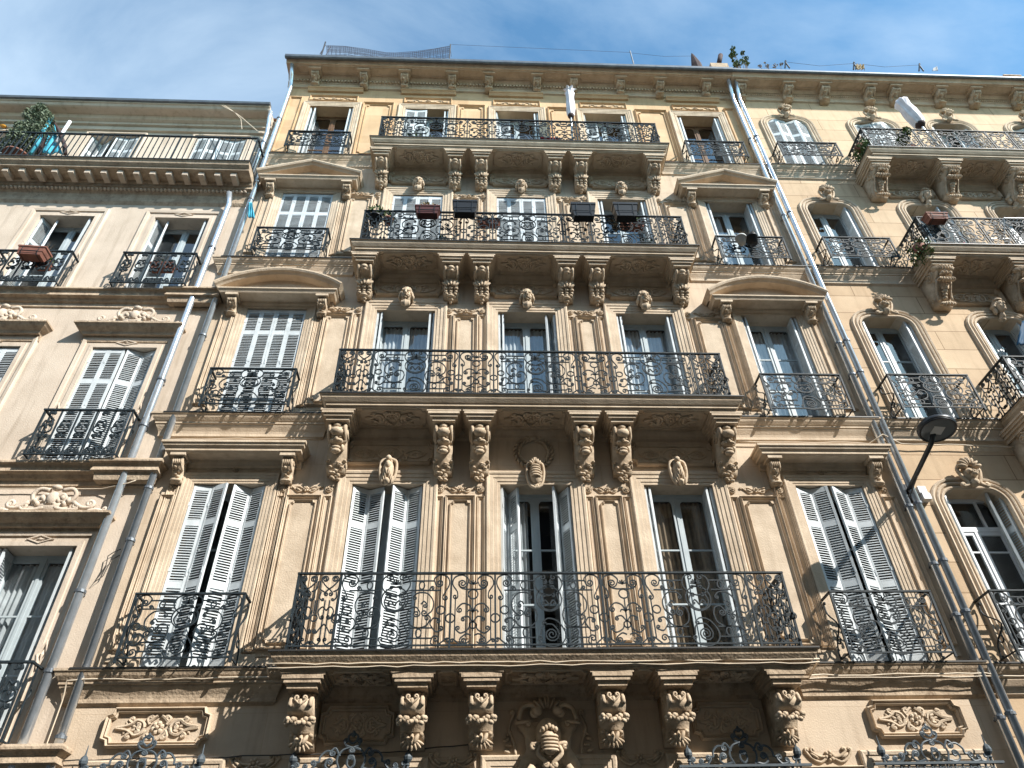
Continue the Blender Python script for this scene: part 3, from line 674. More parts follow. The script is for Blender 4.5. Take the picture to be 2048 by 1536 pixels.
# ledge and slab mouldings: (offset, dz)
LEDGE = [(0, 0), (.20, 0), (.20, -.035), (.185, -.045), (.17, -.09), (.135, -.14), (.12, -.15), (.12, -.185), (.10, -.195), (.10, -.22), (.085, -.25), (.055, -.31), (.045, -.35), (.045, -.40), (.02, -.42), (0, -.44)]
def ledge(mb, x0, x1, z, s=1.0, prof=LEDGE, ends=True):
    p = [(x1, 0), (x0, 0)]
    if ends: p = [(x1, .3), (x1, 0), (x0, 0), (x0, .3)]
    mb.sweep(p[::-1], [(a * s, b * s) for a, b in prof], plan(z))
SLAB = [(-.79, 0), (0, 0), (0, -.025), (-.02, -.035), (-.03, -.075), (-.075, -.135), (-.10, -.145), (-.10, -.185), (-.13, -.195), (-.13, -.215), (-.79, -.215)]
def balcony(B, x0, x1, z, d, H, cx, kind, cw, cd, ch, segs, sidew, m='trim', panels=True, open_right=False, railm='iron', ends='E'):
    """slab with moulded edge > corbels, flashing, railing"""
    mb = MB(); prof = [(max(a, -d + .01), b) for a, b in SLAB]
    path = [(x0, 0), (x0, -d), (x1, -d), (x1, 0)]
    mb.sweep(path, prof, plan(z))
    mb.sweep([(x0 + .14, -.001), (x1 - .14, -.001)], [(0, -.214), (.09, -.215), (.08, -.25), (.05, -.31), (.05, -.36), (.02, -.38), (0, -.40)], plan(z))
    zc = z - .215
    for c in cx:      # stepped blocks above the corbels
        w = cw / 2
        for (e, a, b) in ((.13, 0, .04), (.105, .04, .085), (.075, .085, .13), (.035, .13, .19)):
            mb.box(c - w - e, c + w + e, -min(cd + .05 + e, d - .14), .0, zc - b, zc - a)
    bal = mb.build('balcony', M[m], B)
    if panels:
        cs = sorted(cx)
        for a, b in zip(cs, cs[1:]):
            l, r_ = a + cw / 2 + .17, b - cw / 2 - .17
            if r_ - l < .12: continue
            sm = MB()
            y0, y1 = -d + .17, -.17
            def sof(a_, b_, h): return (a_, b_, zc - h)
            sm.sweep([(p[0], p[1]) for p in notch(l, r_, y0, y1, min(.07, (r_ - l) * .2))], [(q * .7, k * .7) for q, k in BEAD], sof, closed=True)
            if r_ - l > .5: arabesque(sm, (l + r_) / 2, (y0 + y1) / 2, (r_ - l) * .86, (y1 - y0) * .74, .024, soffit=zc, kind=2)
            else: flower(sm, (l + r_) / 2, (y0 + y1) / 2, .05, soffit=zc)
            sm.build('soffit_panel', M['trim'], bal)
    for c in cx: corbel(kind, cw, cd, ch - .03, c, zc - .19, bal)
    fm = MB(); fm.sweep(path, [(.004, .004), (.012, .004), (.012, -.016), (.003, -.016)], plan(z)); fm.box(x0 + .02, x1 - .02, -d + .02, -.02, z + .001, z + .006)
    fm.build('flashing', M['flash'], bal)
    rm = MB(); yi = -d + .09; xa, xb = x0 + .18, x1 - .18
    rail_run(rm, (xa, yi), (xb, yi), z + .006, H, segs)
    for xs in ([xa] if open_right else [xa, xb]): rail_run(rm, (xs, 0), (xs, yi), z + .006, H, [('E', 1)], posts=False)
    rm.build('railing', M[railm], bal)
    return bal
SR = {}
def small_rail(parent, cx, z, w, H, d, kind='L', y=0.0, m='iron'):
    k = (round(w, 3), round(H, 2), round(d, 2), kind)
    if k not in SR:
        rm = MB()
        if kind == 'L':
            rail_run(rm, (-w / 2, -d), (w / 2, -d), 0, H, [('L', 1)])
            for sg in (-1, 1):
                x = sg * w / 2
                bar(rm, (x, 0, H), (x, -d, H), .018, .010); bar(rm, (x, 0, .07 * H), (x, -d, .07 * H), .008)
                pts = stroke([(-.04, .10), (-.10, .3), (-d + .06, .5), (-.08, .75), (-.05, .92)], e=(.03, 1.1, 1), s=(.03, 1.1, -1))
                rm.tube([(x, q.x, q.y * H) for q in pts], RB, (1, 0, 0), 4)
                rm.tube([(x, -d / 2 + q.x, q.y) for q in circ((0, H * .32), .05, 10)], RB, (1, 0, 0), 4, True)
        else:
            n = 5; u = w / n
            for i in range(n + 1): bar(rm, (-w / 2 + u * i, -d, 0), (-w / 2 + u * i, -d, H), .011)
            for i in range(n):
                c = -w / 2 + u * (i + .5)
                for zz, sc in ((.93, .45), (.60, .9), (.10, .9)):
                    for sg in (-1, 1):
                        if zz == .60:
                            ps = [stroke([(0, .10), (sg * .05, .13), (sg * .075, .06)], e=(.03, 1.2, -sg)), stroke([(0, -.10), (sg * .07, -.07), (sg * .085, .0), (sg * .03, .06)], k=4), stroke([(0, -.11), (sg * .03, -.17), (sg * .06, -.16)], e=(.022, 1.2, sg))]
                        else: ps = [stroke([(0, -.02), (sg * .05, .06), (sg * .09, .0)], e=(.035, 1.3, -sg))]
                        for p in ps: rm.tube([(c + q.x * sc * 1.2, -d, zz * H + q.y * sc * 1.2) for q in p], .0155, (0, 1, 0), 5)
                    rm.blob((c, -d, zz * H), (.018, .018, .03), 6, 4)
            bar(rm, (-w / 2 - .02, -d, H), (w / 2 + .02, -d, H), .024, .014); bar(rm, (-w / 2, -d, .02), (w / 2, -d, .02), .013)
            for sg in (-1, 1):
                x = sg * w / 2; bar(rm, (x, 0, H), (x, -d, H), .02, .012); bar(rm, (x, -d * .5, 0), (x, -d * .5, H), .010); bar(rm, (x, 0, .02), (x, -d, .02), .010)
                rm.tube([(x, -.25 * d * 2 + q.x, q.y) for q in stroke([(0, H * .55), (.06, H * .65)], e=(.04, 1.2, 1))], .012, (1, 0, 0), 5)
        SR[k] = rm.mesh('railing', M[m])
    return link(bpy.data.objects.new('railing', SR[k]), parent, Matrix.Translation((cx, y, z)))
# ================================================================== SETTING
def plane_obj(name, x0, x1, y0, y1, z, m, th=None):
    mb = MB()
    if th: mb.box(x0, x1, y0, y1, z - th, z)
    else: mb.add([(x0, y0, z), (x1, y0, z), (x1, y1, z), (x0, y1, z)], [(0, 1, 2, 3)])
    o = mb.build(name, M[m]); tag(o, kind='structure'); return o
plane_obj('ground', -600, 600, -600, 600, -.16, 'asphalt')
plane_obj('road', -200, 200, -11, -2.4, -.13, 'asphalt', .02)
plane_obj('pavement', -200, 200, -2.4, 3, 0, 'pave', .15)
# the other side of the street: shades the roadway and is mirrored in the lower windows
def opposite():
    t = thing('apartment_building', 'plain shaded apartment row across the street, behind the camera', 'building', (0, -13, 0))
    hs = []; x = -58
    while x < 62:
        for z in (4.9, 8.9, 12.9): hs.append((x, x + 1.1, z, z + 2.5))
        x += 2.6
    mb = wall_mesh(-60, 62, 0, 17.4, hs, -.3, -13); mb.sweep([(-60, -13), (62, -13)], [(0, 0), (-.5, 0), (-.5, -.1), (-.1, -.4), (0, -.4)], plan(17.6)); mb.box(-60, 62, -22, -13.02, 17.3, 17.4)
    build_wall('wall', mb, M['stoneL'], t)
    gm = MB(); gm.box(-60, 62, -13.4, -13.31, .5, 17.0); gm.build('window_glass', M['black'], t)
opposite()
# ================================================================== CENTRAL BUILDING
XL, XR = -5.25, 7.0
WX = [-3.96, -1.46, .92, 3.27, 5.80]
FZ = [0.0, 4.93, 9.17, 13.22, 17.05]
OT = [3.62, 7.87, 11.87, 15.68, 19.52]
BZ = [None, 4.91, 9.13, 13.08, 16.84]
B = thing('apartment_building', 'tall ornate apartment building in the middle, four long iron balconies stacked up its centre', 'building', ((XL + XR) / 2, 0, 0))
ww = 1.14
shut = {
 (1, 0): ((6, -24), (24, -30)), (1, 1): ((30, -24), (28, -34)), (1, 2): ((72, -60), (62, -72)), (1, 3): (FOLD, FOLD), (1, 4): ((16, -28), (16, -24)),
 (2, 0): (CLOSED, CLOSED), (2, 1): (FOLD, FOLD), (2, 2): (FOLD, (84, -70)), (2, 3): (FOLD, FOLD), (2, 4): (FOLD, FOLD),
 (3, 0): (CLOSED, CLOSED), (3, 1): (CLOSED, CLOSED), (3, 2): (CLOSED, CLOSED), (3, 3): (FOLD, FOLD), (3, 4): (FOLD, FOLD),
 (4, 0): ((82, -84), FOLD), (4, 1): ((4, -4), FOLD), (4, 2): ((70, -10), FOLD), (4, 3): ((70, -14), FOLD), (4, 4): (FOLD, FOLD)}
curt = {(1, 1): None, (1, 2): ('left', 'curtain'), (1, 3): ('both', 'curtainb'), (2, 1): ('both', 'curtain'), (2, 2): ('both', 'curtain'), (2, 3): ('both', 'curtain'), (2, 4): ('both', 'curtain'), (3, 4): ('left', 'curtain'), (3, 3): None}
WIN = {}
for f in range(1, 5):
    for i, x in enumerate(WX):
        l, r = shut[(f, i)]; sc = 1.0 if i in (1, 2, 3) else .8
        WIN[f, i] = window(B, x, FZ[f] + (.02 if i in (0, 4) else -.02), OT[f], ww, 'C%d' % f, sc=sc if f < 4 else .8, left=l, right=r, curtain=curt.get((f, i)), fm='wood' if f == 4 and i in (0, 4) else 'frame', m='trim')
for x in WX: WIN[0, x] = window(B, x, .9 if x != .92 else .05, OT[0], 1.25, 'C0', curtain=None)
depthW = 9
allh = [h for f in range(0, 4) for h in HOLES['C%d' % f]]
build_wall('wall', wall_mesh(XL, XR, 0, 16.9, allh), M['stone'], B)
build_wall('upper_wall', wall_mesh(XL, XR, 16.9, 20.88, HOLES['C4']), M['stoneT'], B)
sd = MB(); sd.add([(XL, 0, 0), (XL, depthW, 0), (XL, depthW, 21.0), (XL, 0, 20.88)], [(0, 1, 2, 3)]); sd.add([(XR, 0, 0), (XR, depthW, 0), (XR, depthW, 21.0), (XR, 0, 20.88)], [(0, 3, 2, 1)])
sd.add([(XL, depthW, 0), (XR, depthW, 0), (XR, depthW, 21.0), (XL, depthW, 21.0)], [(0, 1, 2, 3)]); build_wall('side_wall', sd, M['stone'], B)
rf = MB(); rf.box(XL - .02, XR - .01, -.3, depthW + .2, 20.92, 20.98); rf.build('roof', M['roof'], B)
# plinth courses and floor ledges
for f in range(1, 5):
    mb = MB(); s = (1.0, 1.0, .9, .8)[f - 1]
    for a, b in ((XL - .06, -2.66), (4.44, XR + .03)):
        mb = MB(); ledge(mb, a, b, FZ[f], s); lo = mb.build('ledge', M['ledge'] if f == 1 else M['trim'], B)
        fm = MB(); fm.sweep([(a, 0), (b, 0)], [(.02, .003), (.2 * s + .012, .003), (.2 * s + .012, -.018), (.2 * s + .002, -.018)], plan(FZ[f]))
        fm.build('flashing', M['flash'], lo)
# central balconies
cons = {1: ([-2.17, -.80, .06, 1.72, 2.56, 3.97], 'cluster', .30, .56, .62), 2: ([-2.30, -.58, .01, 1.74, 2.36, 4.12], 'mask', .30, .50, .86),
        3: ([-2.30, -.59, .02, 1.72, 2.34, 4.06], 'leaf', .28, .50, .68), 4: ([-2.33, -.62, -.01, 1.72, 2.33, 4.07], 'leaf', .27, .50, .66)}
RH = {1: 1.06, 2: 1.02, 3: 1.02, 4: .98}
SEG = [('E', .57), ('L', 1.48), ('N', .59), ('L', 1.44), ('N', .59), ('L', 1.43), ('E', .52)]
BAL = {}
for f in range(1, 5):
    cs, k, cw, cd, ch = cons[f]
    BAL[f] = balcony(B, -2.6, 4.42, BZ[f], .84 if f == 1 else .80, RH[f], cs, k, cw, cd, ch, SEG, .7, m='ledge' if f == 1 else 'trim')
    hs = (.94, .84, .73, .66)[f - 1]
    for i in (0, 4):
        for sg in (-1, 1):
            if f < 4: sm = MB(); c = WX[i] + sg * .86; bead(sm, rect(c - .07, c + .07, FZ[f] + .26, OT[f] - .02), .9); bead(sm, rect(c - .025, c + .025, FZ[f] + .32, OT[f] - .08), .5); sm.box(c - .10, c + .10, -.03, 0, FZ[f] + .005, FZ[f] + .22); sm.build('jamb_strip', M['trim'], WIN[f, i])
        small_rail(WIN[f, i], WX[i], FZ[f] + .006, 1.47, hs, .34)
# pilasters, panels and friezes between the windows
def pilaster(mb, x0, x1, z0, z1, side, rosz, f):
    bead(mb, rect(x0 + side * .25, x0 + side, z0, z1), .8); bead(mb, rect(x1 - side, x1 - side * .25, z0, z1), .8)
    a, b = x0 + side * 1.45, x1 - side * 1.45
    mb.box(x0 + side * 1.08, x1 - side * 1.08, -.022, .0, z0 - .10, z1 + .03)
    bead(mb, rect(a, b, z0, z1), .9, -.022); bead(mb, notch(a + .07, b - .07, z0 + .08, z1 - .08, .05), .6, -.022)
spans = [(-3.20, -2.30), (-.70, .12), (1.70, 2.48), (4.06, 5.02)]
PZ = {1: (5.22, 7.62), 2: (9.46, 11.72), 3: (13.50, 15.52)}
for f in (1, 2, 3):
    for (a, b) in spans:
        mb = MB(); om = MB()
        z0, z1 = PZ[f]; pilaster(mb, a, b, z0, z1, .13, 0, f)
        mb.box(a + .005, b - .005, -.028, 0, FZ[f] + .02, z0 - .12)
        zr = z1 + .15; c = (a + b) / 2
        rosette(om, a + .085, zr, .062, -.006); rosette(om, b - .085, zr, .062, -.006)
        flower(om, c, zr, .055, -.006)
        for sg in (-1, 1):
            rel(om, [Vector((sg * q.x, q.y)) for q in stroke([(.04, -.02), (.11, -.05), (.17, .0), (.23, .05)], e=(.02, 1, -1))], c, zr, 1, .014)
            rel(om, [Vector((sg * q.x, q.y)) for q in stroke([(.06, .02), (.12, .05), (.18, .04)], e=(.022, 1, -1))], c, zr, 1, .013)
            om.blob((c + sg * .12, -.02, zr - .01), (.05, .025, .018), 7, 4, Matrix.Rotation(-sg * .5, 3, 'Y'))
        p = mb.build('pilaster', M['trim'], B); om.build('leaf_frieze', M['carve'], p, True)
    # jamb strips beside the outer windows
    for a, b in ((-4.98, -4.74), (6.58, 6.84)):
        mb = MB(); om = MB()
        z0, z1 = PZ[f]; mb.box(a, b, -.024, 0, z0 - .16, z1 + .08)
        bead(mb, rect(a + .03, b - .03, z0, z1), .8, -.024)
        flower(om, (a + b) / 2, z1 + .17, .055)
        p = mb.build('pilaster', M['trim'], B); om.build('rosette', M['carve'], p, True)
# top storey panels
for (a, b) in spans: mb = MB(); bead(mb, rect(a + .06, b - .06, 17.25, 19.72), .9); bead(mb, notch(a + .14, b - .14, 17.33, 19.62, .07), .5); mb.build('wall_panel', M['stoneT'], B)
for i, x in enumerate(WX):
    mb = MB(); om = MB()
    bead(mb, rect(x - .62, x + .62, 19.79, 20.02), .8)
    mb.sweep([(x - .74, -.005), (x + .74, -.005)], [(0, 0), (.12, 0), (.12, -.03), (.09, -.05), (.06, -.09), (.05, -.11), (0, -.12)], plan(20.34))
    for sg in (-1, 1):
        bead(mb, rect(x + sg * .66 - .03, x + sg * .66 + .03, 17.3, 19.7), .6)
        for q in range(3):
            rel(om, [Vector((sg * v.x, v.y * (1 if q % 2 else -1))) for v in stroke([(.04 + .17 * q, -.03), (.10 + .17 * q, .04), (.18 + .17 * q, .03)], e=(.025, 1.1, -1))], x, 19.905, 1, .012)
    flower(om, x, 19.905, .045)
    mb.build('window_surround', M['stoneT'], WIN[4, i]); om.build('scroll_frieze', M['carve'], WIN[4, i], True)
for a, b in ((-5.1, -4.8), (6.6, 6.86)): mb = MB(); bead(mb, rect(a, b, 17.3, 19.9), .8); mb.build('wall_panel', M['stoneT'], B)
for (a, b) in spans:
    om = MB(); c = (a + b) / 2; flower(om, c, 3.80, .075, -.006)
    for sg in (-1, 1):
        for P, e in (([(.05, -.03), (.14, -.07), (.24, -.02), (.30, .06)], (.025, 1, 1)), ([(.05, -.01), (.14, .0), (.22, .05)], (.03, 1, 1))): rel(om, [Vector((sg * q.x, q.y)) for q in stroke(P, e=e)], c, 3.80, 1, .018)
        om.blob((c + sg * .2, -.02, 3.80), (.07, .03, .02), 7, 4, Matrix.Rotation(-sg * .6, 3, 'Y'))
    om.build('leaf_frieze', M['carve'], B, True)
    mb = MB(); bead(mb, rect(a + .05, b - .05, 1.0, 3.66), 1.0); mb.build('wall_panel', M['trim'], B)
# keystones
for i, k in ((1, 'scroll'), (2, 'shield'), (3, 'scroll')): place_head(k, WX[i], 8.02, WIN[1, i], 1.22)
for i, k in ((1, 'beard'), (2, 'beast'), (3, 'beard')): place_head(k, WX[i], 12.05, WIN[2, i], 1.25)
for i, k in ((1, 'beast'), (2, 'beard'), (3, 'beast')): place_head(k, WX[i], 15.87, WIN[3, i], 1.12)
# relief panels under the balconies
def relief_panel(x0, x1, z0, z1, kind, B=B, m='trim', r=.017):
    mb = MB(); bead(mb, notch(x0, x1, z0, z1, .085), 1.5)
    arabesque(mb, (x0 + x1) / 2, (z0 + z1) / 2, (x1 - x0) * .84, (z1 - z0) * .70, r * 1.05, kind=kind); return mb.build('relief_panel', M[m], B, False)
for x0, x1 in ((-2.2, -.75), (2.58, 4.0)): relief_panel(x0, x1, 8.26, 8.66, 0)
for x in WX[1:4]: relief_panel(x - .70, x + .68, 12.30, 12.70, 1); relief_panel(x - .70, x + .68, 16.10, 16.50, 0)
for x0, x1 in ((-1.98, -1.08), (2.86, 3.72)): relief_panel(x0, x1, 4.03, 4.44, 2)
for x0, x1 in ((-4.68, -3.42), (5.24, 6.46)): relief_panel(x0, x1, 4.03, 4.44, 2, r=.019)
# wreath above the central first-floor window
mb = MB(); rnd = random.Random(2)
for i in range(46):
    a = R_(100 + 340 * i / 45); rr = .275 + (.042 if i % 2 else -.03)
    mb.blob((.92 + math.cos(a) * rr, -.025, 8.49 + math.sin(a) * rr), (.022, .045, .058), 6, 4, Matrix.Rotation(-a + (.5 if i % 2 else -.5), 3, 'Y'))
mb.blob((.92, -.04, 8.77), (.07, .05, .05), 8, 5)
for sg in (-1, 1): mb.tube([(.92 + q.x, -.02, 8.76 + q.y) for q in stroke([(0, 0), (sg * .1, .05), (sg * .17, .0)], e=(.03, 1.1, -sg))], .016, (0, -1, 0), 5)
mb.build('wreath', M['carve'], B, True)
# cartouche under the first balcony
mb = MB(); cx, cz = .92, 4.05
for sg in (-1, 1):
    pts = [(.10, .18), (.34, .18), (.40, .14), (.30, .02), (.28, -.14), (.40, -.34), (.30, -.44), (.16, -.30), (.05, -.36)]
    vs = [(cx + sg * a, -.10, cz + b) for a, b in pts] + [(cx + sg * a, -.01, cz + b) for a, b in pts]; n = len(pts)
    mb.add(vs, [tuple(range(n))] + [(i, (i + 1) % n, n + (i + 1) % n, n + i) for i in range(n)])
    mb.tube([(cx + q.x, -.12, cz + q.y) for q in stroke([(sg * .38, .20), (sg * .33, .34), (sg * .22, .38), (sg * .14, .32)], e=(.05, 1.2, sg))], .032, (0, -1, 0), 6)
    mb.tube([(cx + q.x, -.11, cz + q.y) for q in stroke([(sg * .42, .16), (sg * .26, .18)], e=(.025, 1.2, sg))], .022, (0, -1, 0), 6)
    mb.tube([(cx + q.x, -.20, cz + q.y) for q in stroke([(sg * .19, -.10), (sg * .12, -.12), (sg * .15, -.22), (sg * .04, -.32)], s=(.04, 1.2, -sg), e=(.03, 1, sg))], .028, (0, -1, 0), 6)
    mb.tube([(cx + q.x, -.03, cz + q.y) for q in stroke([(sg * .43, .30), (sg * .50, .12), (sg * .44, -.05), (sg * .42, -.2)], s=(.03, 1, -sg))], .02, (0, -1, 0), 5)
    for q in range(4): mb.blob((cx + sg * (.50 + .035 * (q % 2)), -.02, cz + .06 - .07 * q), (.055, .03, .022), 7, 4, Matrix.Rotation(sg * (.6 - .3 * q), 3, 'Y'))
    for q in range(3): mb.blob((cx + sg * (.02 + .05 * q), -.12, cz + .42 - .02 * q), (.022, .05, .08), 7, 5, Matrix.Rotation(sg * (.1 + .35 * q), 3, 'Y'))
    mb.blob((cx + sg * .13, -.14, cz + .30), (.07, .05, .06), 8, 5)
    mb.tube([(cx + sg * .22, -.17, cz - .36), (cx + sg * .33, -.22, cz - .52)], .05, (0, -1, 0), 6)
mb.blob((cx, -.13, cz + .02), (.17, .12, .20), 12, 8); mb.blob((cx, -.24, cz - .10), (.11, .09, .15), 12, 8)
for q in range(5): mb.tube([(cx + .10 * math.cos(a), -.26 - .075 * math.sin(a), cz - .20 + .04 * q) for a in [math.pi * i / 8 for i in range(9)]], .015, (0, 0, 1), 5)
for q in range(5): mb.blob((cx + (q - 2) * .04, -.29, cz + .04 + .02 * (2 - abs(q - 2))), (.03, .04, .035), 7, 5)
for q in range(8): mb.blob((cx + random.uniform(-.05, .05), -.2, cz - .36 - .02 * q), (.03, .03, .03), 6, 4)
mb.build('cartouche', M['carve'], B, True)
# hoods over the outer windows: flat, segmental, triangular
HOOD = [(0, 0), (.40, 0), (.40, -.035), (.385, -.05), (.35, -.085), (.32, -.10), (.32, -.14), (.0, -.14)]
def hood(xc, z, kind, hw=1.14, par=None):
    mb = MB(); x0, x1 = xc - hw, xc + hw
    if kind == 'flat':
        mb.sweep([(x0, 0.0), (x0, -.40), (x1, -.40), (x1, 0.0)], [(-.395, 0), (0, 0), (0, -.04), (-.02, -.05), (-.03, -.085), (-.07, -.12), (-.07, -.16), (-.12, -.18), (-.39, -.18)], plan(z + .02))
        zb = z - .16
    else:
        mb.sweep([(x0, 0.0), (x0, -.36), (x1, -.36), (x1, 0.0)], [(-.355, 0), (0, 0), (0, -.03), (-.03, -.06), (-.05, -.10), (-.35, -.10)], plan(z))
        zb = z - .10
        rise = .42 if kind == 'tri' else .40
        if kind == 'tri': top = [(x0 - .03, z + .012), (xc, z + rise + .012), (x1 + .03, z + .012)]
        else:
            top = []; R0 = ((hw + .03) ** 2 + rise ** 2) / (2 * rise); a0 = math.asin((hw + .03) / R0)
            for i in range(17): a = -a0 + 2 * a0 * i / 16; top.append((xc + R0 * math.sin(a), z + .012 + rise - R0 * (1 - math.cos(a))))
        mb.sweep(top, [(0, 0), (0, .33), (-.03, .36), (-.05, .40), (-.085, .42), (-.115, .42), (-.12, 0)], fac())
        n = len(top); vs = [(a, -.16, b) for a, b in top] + [(x1, -.16, z - .01), (x0, -.16, z - .01)]; mb.add(vs, [tuple(range(n + 2))])
    mb.sweep([(x0 + .10, 0), (x1 - .10, 0)], [(0, -.03), (.07, -.03), (.06, -.08), (.03, -.11), (.03, -.15), (0, -.16)], plan(zb + .03))
    for sg in (-1, 1): mb.box(xc + sg * .86 - .12, xc + sg * .86 + .12, -.31, 0, zb - .05, zb + .004)
    h = mb.build('pediment' if kind != 'flat' else 'window_hood', M['trim'], par or B)
    for sg in (-1, 1): corbel('small', .17, .24, .40 if kind == 'flat' else .34, xc + sg * .86, zb - .05, h)
    return h
for xc in (-3.93, 5.75):
    h1 = hood(xc, 8.43, 'flat'); hood(xc, 12.10, 'seg'); hood(xc, 15.88, 'tri', 1.12)
    om = MB(); flower(om, xc, 8.13, .06)
    for sg in (-1, 1): rel(om, [Vector((sg * q.x, q.y)) for q in stroke([(.08, 0), (.2, .04), (.35, -.02), (.52, .02)], e=(.03, 1.1, 1))], xc, 8.13, 1, .009)
    om.build('hood_ornament', M['carve'], h1, True)
# main cornice
mb = MB()
CORN = [(0, 0), (.62, 0), (.62, -.04), (.60, -.06), (.56, -.10), (.54, -.13), (.54, -.15), (.22, -.15), (.18, -.19), (.14, -.23), (.10, -.24), (.10, -.34), (.07, -.36), (.05, -.41), (.05, -.48), (0, -.50)]
mb.sweep([(XL - .02, 0), (XR - .12, 0)], [(a, b) for a, b in CORN], plan(20.90))
cornice = mb.build('cornice', M['trim'], B)
dm = MB(); x = XL + .05
while x < XR - .15: dm.box(x, x + .05, -.155, -.095, 20.575, 20.64); x += .085
dm.box(XL + .02, XR - .13, -.11, -.096, 20.625, 20.645); dm.build('dentil_course', M['trim'], cornice)
tcx = [-4.52, -3.22, -2.12, -.83, .17, 1.49, 2.50, 3.80, 4.90, 6.20]
for a, b in zip([XL + .05] + tcx, tcx + [6.85]):
    if b - a > .35:
        dm = MB(); dm.sweep(notch(a + .17, b - .17, -.48, -.27, .05), [(q * .6, k * .6) for q, k in BEAD], lambda p, q, h: (p, q, 20.75 - h), closed=True); dm.build('soffit_panel', M['trim'], cornice)
for x in tcx: 
    corbel('small', .20, .36, .33, x, 20.69, cornice)
for x in tcx: bm_ = MB(); bm_.box(x - .16, x + .16, -.46, -.05, 20.69, 20.751); bm_.build('corbel_block', M['trim'], cornice)
gm = MB(); gm.sweep([(XL - .04, 0), (XR - .12, 0)], [(.605, -.10), (.67, -.13), (.70, -.10), (.71, -.02), (.69, 0), (.605, 0)], plan(20.92)); gm.build('gutter', M['zincd'], B)
# ================================================================== LEFT BUILDING
LX0, LX1 = -15.5, -5.27
A = thing('apartment_building', 'lower pale apartment building at left, railed roof terrace, diamond studs on its window surrounds', 'building', ((LX0 + LX1) / 2, 0, 0))
lc = [-6.52, -8.96, -11.4, -13.9]
LARC = [(0, 0), (0, .03), (.07, .03), (.08, .012), (.15, .012), (.16, .04), (.22, .05), (.24, .03), (.245, 0)]
LF = {1: (4.0, 6.77), 2: (8.18, 10.78), 3: (12.19, 14.64)}
lsh = {(1, 0): (FOLD, FOLD), (1, 1): (FOLD, FOLD), (2, 0): (CLOSED, (20, -22)), (2, 1): (CLOSED, CLOSED), (3, 0): ((80, -60), FOLD), (3, 1): ((72, -50), (80, -88))}
LW = {}
for f in (1, 2, 3):
    for i, x in enumerate(lc):
        zb, zt = LF[f]; l, r = lsh.get((f, i), (CLOSED, CLOSED))
        w = window(A, x, zb + .01, zt, 1.16, 'A', prof=[(-a, b) for a, b in LARC], m='stoneL', left=l, right=r, curtain=('both', 'curtain') if f < 3 else None, arch=False)
        LW[f, i] = w
        for dx, dz, ax in ((0, zt + .105 - zb, 0), (-.69, (zt - zb) * .42, 1), (.69, (zt - zb) * .42, 1)):
            a, b = (.15, .055) if ax == 0 else (.055, .15); om = MB()
            om.sweep([(x + dx, zb + dz + b), (x + dx + a, zb + dz), (x + dx, zb + dz - b), (x + dx - a, zb + dz)], [(-.02, .02), (-.015, .045), (.0, .045), (.01, .02)], fac(), closed=True)
            om.add([(x + dx + a * .5, -.03, zb + dz), (x + dx, -.03, zb + dz - b * .5), (x + dx - a * .5, -.03, zb + dz), (x + dx, -.03, zb + dz + b * .5), (x + dx, -.055, zb + dz)], [(0, 1, 4), (1, 2, 4), (2, 3, 4), (3, 0, 4)])
            om.build('diamond_stud', M['stoneL'], w)
        small_rail(w, x + .07, zb + .006, 1.42, .90 if f > 1 else .96, .32, 'B')
        if f < 3:
            hm = MB(); zz = zt + .30 if f == 1 else zt + .28
            hm.sweep([(x - .98, 0), (x - .98, -.26), (x + .98, -.26), (x + .98, 0)], [(-.255, 0), (0, 0), (0, -.035), (-.02, -.05), (-.05, -.09), (-.10, -.13), (-.13, -.15), (-.15, -.2), (-.25, -.2)], plan(zz + .17))
            hm.sweep([(x - .84, 0), (x + .84, 0)], [(0, .0), (.05, .0), (.03, -.12), (0, -.13)], plan(zz - .03))
            hd = hm.build('window_hood', M['ledgeL'], A)
            om = MB(); zt2 = zz + .18
            for sg in (-1, 1):
                for P, e in (([(.10, .42), (.26, .44), (.34, .34), (.30, .22)], (.05, 1.3, -1)), ([(.34, .20), (.5, .10), (.62, .10)], (.07, 1.5, 1)), ([(.08, .10), (.22, .06), (.40, .06)], (.06, 1.4, 1)), ([(.62, .03), (.74, .06), (.86, .03)], (.04, 1.2, 1)), ([(.05, .30), (.14, .34), (.2, .28)], (.05, 1.4, -1))):
                    om.tube([(x + sg * q.x * .95, -.14, zt2 + q.y * .95) for q in stroke(P, e=e)], .038, (0, -1, 0), 6, taper=(1, .6))
                for q in range(5): om.blob((x + sg * (.05 + .05 * q), -.13, zt2 + .16 + .05 * (q % 3)), (.045, .07, .05), 7, 5)
            om.blob((x, -.14, zt2 + .24), (.10, .09, .13), 10, 7); om.blob((x, -.15, zt2 + .44), (.08, .06, .05), 8, 5); om.blob((x, -.10, zt2 + .12), (.26, .08, .12), 10, 6)
            om.build('crest_ornament', M['stoneL'], hd, True)
for i, x in enumerate(lc): 
    w = window(A, x - .03 if i else x + .1, 15.95, 17.86, 1.18, 'AT', prof=[(-a * .6, b * .6) for a, b in LARC], m='stoneL', left=((-12, 14) if i == 0 else (60, -30)), right=(10, -8) if i < 2 else CLOSED, arch=False)
build_wall('wall', wall_mesh(LX0, LX1, 0, 18.7, HOLES['A'] + HOLES['AT']), M['stoneL'], A)
sd = MB(); sd.add([(LX0, 0, 0), (LX0, 9, 0), (LX0, 9, 18.7), (LX0, 0, 18.7)], [(0, 1, 2, 3)]); sd.add([(LX0, 9, 0), (LX1, 9, 0), (LX1, 9, 18.7), (LX0, 9, 18.7)], [(0, 1, 2, 3)]); build_wall('side_wall', sd, M['stoneL'], A)
rf = MB(); rf.box(LX0, LX1, -.05, 9.1, 18.72, 18.78); rf.build('roof', M['roof'], A)
